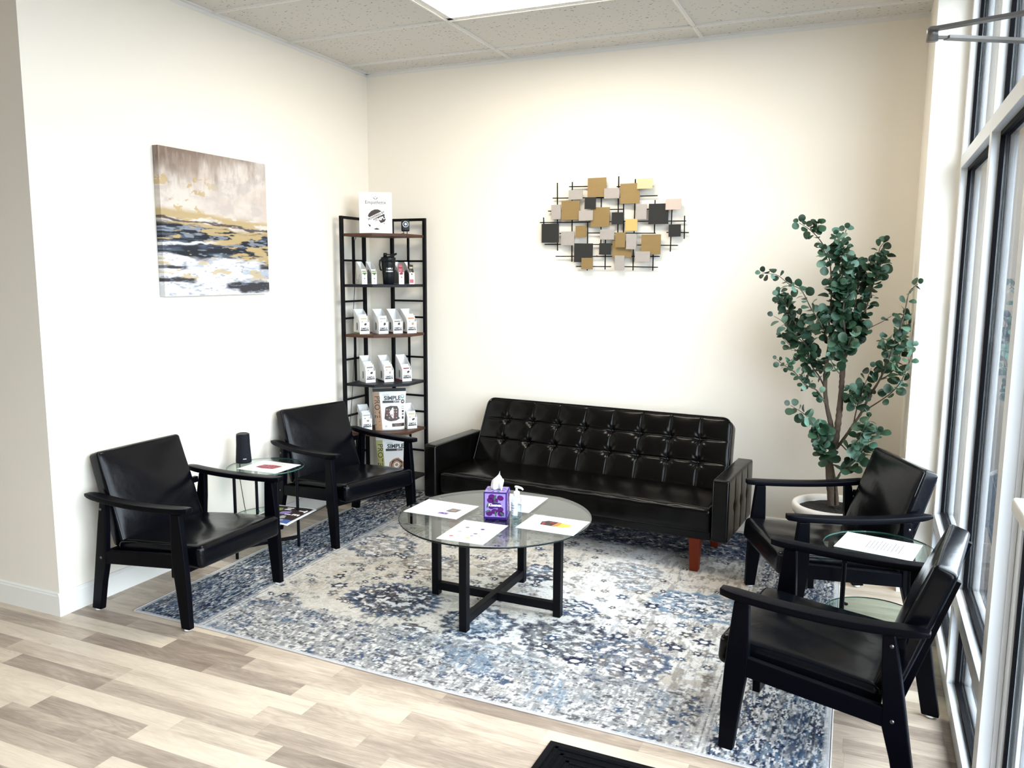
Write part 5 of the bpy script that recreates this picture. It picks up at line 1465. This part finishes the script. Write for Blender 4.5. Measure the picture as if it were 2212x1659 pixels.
# ------------------------------------------------------------------ canvas painting on the left wall
M['canvas'] = vcolmat('painted_canvas', .6, bump=(300, .25, .001), spec=.3)
cv_ = empty('canvas_painting', (.0012, -1.52, 1.812), 0, 'abstract canvas painting of a dark horizon with gold and white on the left wall', 'painting')
cw, chh, cd = .785, .748, .036
nu2, nv2 = 330, 312
a_, b_ = np.meshgrid(np.linspace(0, 1, nu2), np.linspace(0, 1, nv2))     # a: left(near) to right, b: bottom to top
def paint(A, B):
    T = 1-B                                                              # from the top
    Xc = A*1.0; Yc = T*1.0
    wob = (fbm(Xc, Yc, .25, .05, 301, 4)-.5)
    wob2 = (fbm(Xc, Yc, .09, .02, 311, 4)-.5)
    C = np.zeros(A.shape + (3,)) + np.array((.74,.66,.60))
    C = mixc(C, (.82,.76,.70), sstep(.40, .62, fbm(Xc, Yc, .35, .18, 320)))
    C = mixc(C, (.66,.60,.57), .8*sstep(.48, .66, fbm(Xc, Yc, .12, .08, 326)))
    # brownish wash at the top
    C = mixc(C, (.26,.19,.15), sstep(.20, .02, T + .22*(fbm(Xc, Yc, .12, .2, 333)-.5) + .18*A)*.95)
    C = mixc(C, (.34,.26,.21), .7*sstep(.30, .10, T + .4*(fbm(Xc, Yc, .06, .25, 338)-.5) + .25*A))
    vs = fbm(Xc, Yc, .02, .10, 341, 3); C = mixc(C, (.55,.47,.42), .35*sstep(.55, .62, vs)*sstep(.4, .1, T))
    # gold flecks in the sky
    g1 = sstep(.64, .68, fbm(Xc, Yc, .07, .05, 350, 4)); C = mixc(C, (.60,.44,.20), g1*.7*sstep(.15, .2, T)*sstep(.45, .40, T)*sstep(.6, .3, A))
    hz = .47 + .05*A + .05*wob
    gold = (sstep(-.10, -.04, T-hz)*sstep(.06, .03, T-hz))*sstep(.42, .52, fbm(Xc, Yc, .16, .035, 360, 4))
    C = mixc(C, (.60,.47,.26), gold*.9)
    C = mixc(C, (.10,.08,.09), sstep(.012, .004, np.abs(T-hz-.002+.03*wob2))*.9)
    # dark sea
    sea = sstep(.02, .045, T-hz + .05*wob2)*sstep(.745, .70, T - .06*A + .10*wob + .05*wob2)
    C = mixc(C, (.030,.038,.055), sea)
    C = mixc(C, (.16,.20,.26), sea*.8*sstep(.50, .66, fbm(Xc, Yc, .22, .03, 371, 4)))
    C = mixc(C, (.44,.48,.55), sea*.7*sstep(.62, .70, fbm(Xc, Yc, .10, .018, 377, 3)))
    C = mixc(C, (.62,.49,.27), sea*sstep(.60, .64, fbm(Xc, Yc, .20, .03, 382, 4) + .10*(A-.5) + .03*(T < .62))*.95)
    C = mixc(C, (.85,.84,.86), sstep(.012, .004, np.abs(T-.645+.05*A+.03*wob2))*sstep(.55, .35, A)*.9)
    # pale foam below
    lo = sstep(.69, .73, T - .06*A + .10*wob + .05*wob2)
    C = mixc(C, (.78,.79,.83), lo)
    C = mixc(C, (.46,.52,.62), lo*.75*sstep(.50, .64, fbm(Xc, Yc, .20, .05, 390, 4)))
    C = mixc(C, (.88,.88,.90), lo*.9*sstep(.52, .60, fbm(Xc, Yc, .25, .08, 396, 4)))
    C = mixc(C, (.66,.54,.34), lo*.85*sstep(.60, .66, fbm(Xc, Yc, .16, .05, 402, 4))*sstep(.93, .86, T))
    st = lambda t0, s, a0, a1, w: sstep(w, w*.4, np.abs(T-t0-s*A + .03*wob2 + .02*wob))*sstep(a0-.05, a0, A)*sstep(a1+.05, a1, A)
    for t0, s, a0, a1, w in ((.805,0,.0,.17,.018),(.885,.01,-.1,.24,.022),(.93,.0,.58,1.1,.030),(.965,.0,.70,1.1,.030),(.775,.02,.93,1.1,.03)):
        C = mixc(C, (.045,.045,.055), st(t0, s, a0, a1, w)*.95)
    C = mixc(C, (.30,.33,.40), .6*lo*sstep(.66, .70, fbm(Xc, Yc, .05, .012, 410, 3)))
    return np.clip(C, 0, 1)**1.25*.80
Cp = paint(a_, b_)
# front face: local x = cd, y from -cw/2 (near) to cw/2, wall normal +x
colour_grid('front_canvas', np.full(a_.shape, cd), (a_-.5)*cw, (b_-.5)*chh, Cp, M['canvas'], cv_)
bs, es = np.meshgrid(np.linspace(0, 1, 312), np.linspace(0, 1, 14))
Cs = paint(.02*es, bs)
colour_grid('side_canvas', cd*es, np.full(es.shape, -cw/2), (bs-.5)*chh, Cs, M['canvas'], cv_)
colour_grid('side_canvas', cd*es, np.full(es.shape, cw/2), (bs-.5)*chh, paint(1-.02*es, bs), M['canvas'], cv_)
as_, es = np.meshgrid(np.linspace(0, 1, 330), np.linspace(0, 1, 8))
for B_ in (0, 1): colour_grid('side_canvas', cd*es, (as_-.5)*cw, np.full(es.shape, (B_-.5)*chh), paint(as_, np.full(as_.shape, float(B_))), M['canvas'], cv_)
MB().box((.0, -cw/2+.004, -chh/2+.004), (cd-.004, cw/2-.004, chh/2-.004), M['tan']).build('stretcher', cv_)

# ------------------------------------------------------------------ potted eucalyptus
PX, PY = 3.200, -.465
pl = empty('potted_tree', (PX, PY, 0), 0, 'artificial eucalyptus tree in a round cream pot in the corner by the window', 'potted plant')
MB().lathe([(0,.006),(.130,.006),(.140,.012),(.168,.12),(.190,.24),(.198,.305),(.207,.310),(.213,.322),(.213,.345),(.208,.356),(.196,.360),(.184,.354),(.180,.335),(.178,.300),(0,.300)], M['pot'], 64).build('pot', pl)
v = []; n = 40
sv = [(0,0,.334)]; sf = []
for ring in range(1, 8):
    for k in range(n):
        a = 2*PI*k/n; r = .1805*ring/7
        sv.append((r*math.cos(a), r*math.sin(a), .326 + .010*(1-ring/7) + random.uniform(-.003,.003)))
for k in range(n): sf.append((0, 1+k, 1+(k+1) % n))
for ring in range(6):
    for k in range(n):
        k2 = (k+1) % n; sf.append((1+ring*n+k, 1+(ring+1)*n+k, 1+(ring+1)*n+k2, 1+ring*n+k2))
MB().add(sv, sf, M['soil'], True).build('soil', pl)
OFF = Vector((PX, PY, 0))
def catmull(P, m=6):
    P = [Vector(p) for p in P]; Q = [P[0]*2-P[1]] + P + [P[-1]*2-P[-2]]; out = []
    for i in range(1, len(Q)-2):
        for k in range(m):
            t = k/m; a, b, c, d_ = Q[i-1], Q[i], Q[i+1], Q[i+2]
            out.append(.5*((2*b) + (c-a)*t + (2*a-5*b+4*c-d_)*t*t + (3*b-a-3*c+d_)*t**3))
    out.append(P[-1]); return out
rl = random.Random(21)
def add_leaf(mb, base, direction, up, size, mats):
    d_ = direction.normalized(); s = d_.cross(up)
    if s.length < .05: s = d_.cross(Vector((1,0,.2)))
    s.normalize(); nrm = s.cross(d_).normalized()
    L = size; pet = size*.22
    b0 = base + d_*pet
    outline = [(0,.0),(.10,.25),(.30,.43),(.55,.50),(.78,.42),(.93,.24),(1.0,0)]
    cup = rl.uniform(-.10, .14)
    v = []; 
    for t, w in outline:
        lift = nrm*(L*(.10*math.sin(t*PI) + cup*t*t))
        v.append((b0 + d_*(L*t) - s*(w*L*.96) + lift + nrm*(L*.10*w*w*2), b0 + d_*(L*t) + lift, b0 + d_*(L*t) + s*(w*L*.96) + lift + nrm*(L*.10*w*w*2)))
    vs = [p for tr in v for p in tr]; f = []
    for i in range(len(v)-1):
        f.append((3*i, 3*i+1, 3*i+4, 3*i+3)); f.append((3*i+1, 3*i+2, 3*i+5, 3*i+4))
    # petiole joined to the leaf as part of the same island
    k0 = len(vs); e = s*.0006
    vs += [base - e, base + e]
    f.append((k0, k0+1, 1))
    mb.add(vs, f, mats, True)
def branch(name, r0, r1, leafy=True, dens=1.0, size=.044, start=.15, spread=.75, mat='bark'):
    P = catmull([Vector(p)-OFF for p in BR[name]], 6)
    n = len(P)
    rs = [r0 + (r1-r0)*i/(n-1) + (rl.uniform(-.05,.12)*r0 if mat == 'bark' and r0 > .006 else 0) for i in range(n)]
    g = MB().tube(P, rs, M[mat], 8 if r0 < .006 else 12); o = g.build('branch' if r0 < .012 else 'trunk', pl)
    if not leafy: return
    lm = MB(); L = sum((P[i+1]-P[i]).length for i in range(n-1)); step = .0215/dens
    dist = 0; nxt = L*start; k = 0
    def node(c, t, ax, f_, sub):
        nonlocal k
        k += 1
        for sgn in (0, PI):
            if rl.random() < .06: continue
            a = k*1.45 + sgn + rl.uniform(-.5, .5)
            x = t.cross(Vector((.3,.1,1)) if abs(t.z) < .85 else Vector((1,.2,0))).normalized(); y = t.cross(x)
            d_ = (x*math.cos(a) + y*math.sin(a))*1.0 + t*rl.uniform(.15, .7) + Vector((0, -.22, rl.uniform(-.45,.25)))
            sz = size*rl.uniform(.72, 1.12)*(1 - .35*f_)
            up = Vector((rl.uniform(-.8,.8), -.9 + rl.uniform(-.6,1.0), rl.uniform(.1,1.2)))
            add_leaf(lm, c, d_, up, sz*1.34, M['leaf'])
    sg = MB()
    for i in range(n-1):
        seg = (P[i+1]-P[i]).length
        while nxt <= dist + seg:
            t = (P[i+1]-P[i]).normalized(); c = P[i].lerp(P[i+1], (nxt-dist)/max(seg, 1e-6)); f_ = nxt/L
            node(c, t, None, f_, 0)
            # short side twigs carry more leaves
            if rl.random() < .34*spread and f_ < .88:
                a = rl.uniform(0, 2*PI)
                dd = (Vector((math.cos(a), math.sin(a)*.8, 0)) + t*rl.uniform(.5, 1.2) + Vector((0,0,rl.uniform(0,.5)))).normalized()
                tl = rl.uniform(.05, .12)*(.6+.6*spread); q = c.copy(); pts = [q.copy()]
                for s_ in range(5):
                    dd = (dd + Vector((rl.uniform(-.15,.15), rl.uniform(-.15,.15), .10))).normalized(); q = q + dd*tl/5; pts.append(q.copy())
                bad = any((p.x+PX > 3.50 and p.y+PY > -.70 and True) or p.y+PY > -.03 for p in pts)
                if not bad:
                    sg.tube(pts, [.0016]*5 + [.0009], M['stem'], 5, caps=False)
                    for j_ in range(1, 6): node(pts[j_], dd, None, .3 + .12*j_, 1)
                    add_leaf(lm, pts[-1], dd, Vector((0,-1,.4)), size*.6, M['leaf'])
            nxt += step*rl.uniform(.7, 1.3)
        dist += seg
    t = (P[-1]-P[-2]).normalized(); add_leaf(lm, P[-1], t, Vector((0,-1,.5)), size*.65, M['leaf'])
    # keep leaves clear of walls
    for i, p in enumerate(lm.v):
        x, y, z = p
        if x + PX > 3.505 and y + PY > -.672: x = 3.505 - PX
        if y + PY > -.012: y = -.012 - PY
        lm.v[i] = (x, y, z)
    lm.build('leaves', o)
    if sg.v: sg.build('twig', o)
branch('trunkL', .021, .0095, False)
branch('trunkR', .009, .006, False)
branch('Btr', .013, .0075, True, .25, .03, .7, .2)
branch('A', .0062, .0016, True, .95, .046, .0, .9)
branch('A2', .0055, .0016, True, .95, .048, .0, .9)
branch('B1', .0055, .0014, True, .80, .044, .0, .55)
branch('C1', .0045, .0014, True, .85, .045, .08, .75)
branch('C2', .0040, .0014, True, .75, .034, .1, .5)
branch('C3', .0036, .0013, True, .75, .044, .1, .45)
branch('C4', .0026, .0012, True, .75, .040, .1, .5)
branch('C5', .0026, .0012, True, .80, .048, .1, .3)
branch('D', .0040, .0014, True, .80, .050, .15, .6)
branch('D2', .0036, .0013, True, .80, .054, .15, .6)
branch('E', .0080, .0014, True, .55, .044, .45, .5)
branch('F', .0040, .0013, True, .75, .042, .30, .55)
branch('F2', .0036, .0013, True, .80, .050, .15, .6)
branch('G', .0050, .0014, True, .85, .046, .0, .75)
branch('Hh', .0026, .0012, True, .30, .03, .3, .1)
branch('I', .0040, .0014, True, .80, .052, .15, .6)
branch('I2', .0034, .0013, True, .75, .046, .3, .5)
branch('J', .0036, .0013, True, .65, .046, .3, .5)
branch('K', .0026, .0012, True, .65, .042, .2, .4)
branch('Lb', .0026, .0012, True, .85, .052, .1, .6)

# ------------------------------------------------------------------ light and camera
wd = bpy.data.worlds.new('sky'); SC.world = wd; wd.use_nodes = True
nt = wd.node_tree; bg = nt.nodes['Background']
bg.inputs[0].default_value = (.82, .91, 1.0, 1); bg.inputs[1].default_value = 9
def portal(y0, y1, z0, z1):
    li = bpy.data.lights.new('daylight_portal', 'AREA'); li.shape = 'RECTANGLE'; li.size = z1-z0; li.size_y = y1-y0
    li.cycles.is_portal = True
    o = bpy.data.objects.new('daylight_portal', li); COL.objects.link(o)
    o.location = (XW+.125, (y0+y1)/2, (z0+z1)/2); o.rotation_euler = (0, PI/2, 0)
    return o
portal(-2.56, -.66, .02, H-.02)
portal(-5.6, -2.56, .02, H-.02)
cam = bpy.data.cameras.new('camera'); co = bpy.data.objects.new('camera', cam); COL.objects.link(co)
f_, yaw, pitch, roll, cx_, cy_, ch_ = CAMP
cam.sensor_fit = 'HORIZONTAL'; cam.sensor_width = 36; cam.lens = 36*f_/2212; cam.clip_start = .02; cam.clip_end = 200
sy, cyw = math.sin(yaw), math.cos(yaw)
fw = Vector((sy*math.cos(pitch), cyw*math.cos(pitch), -math.sin(pitch))); rt = Vector((cyw, -sy, 0)); up = rt.cross(fw)
r2 = rt*math.cos(roll) + up*math.sin(roll); u2 = -rt*math.sin(roll) + up*math.cos(roll)
mw = Matrix((( r2.x, u2.x, -fw.x, cx_), (r2.y, u2.y, -fw.y, cy_), (r2.z, u2.z, -fw.z, ch_), (0,0,0,1)))
co.matrix_world = mw
SC.camera = co
vs = SC.view_settings
SC.display_settings.display_device = 'sRGB'
vs.view_transform = 'Standard'; vs.look = 'None'; vs.gamma = 1; vs.use_curve_mapping = False
vs.exposure = .72
cy = SC.cycles
cy.max_bounces = 10; cy.diffuse_bounces = 6; cy.glossy_bounces = 5; cy.transparent_max_bounces = 16; cy.transmission_bounces = 6
cy.caustics_reflective = False; cy.caustics_refractive = False
cy.sample_clamp_indirect = 8
cy.use_denoising = True
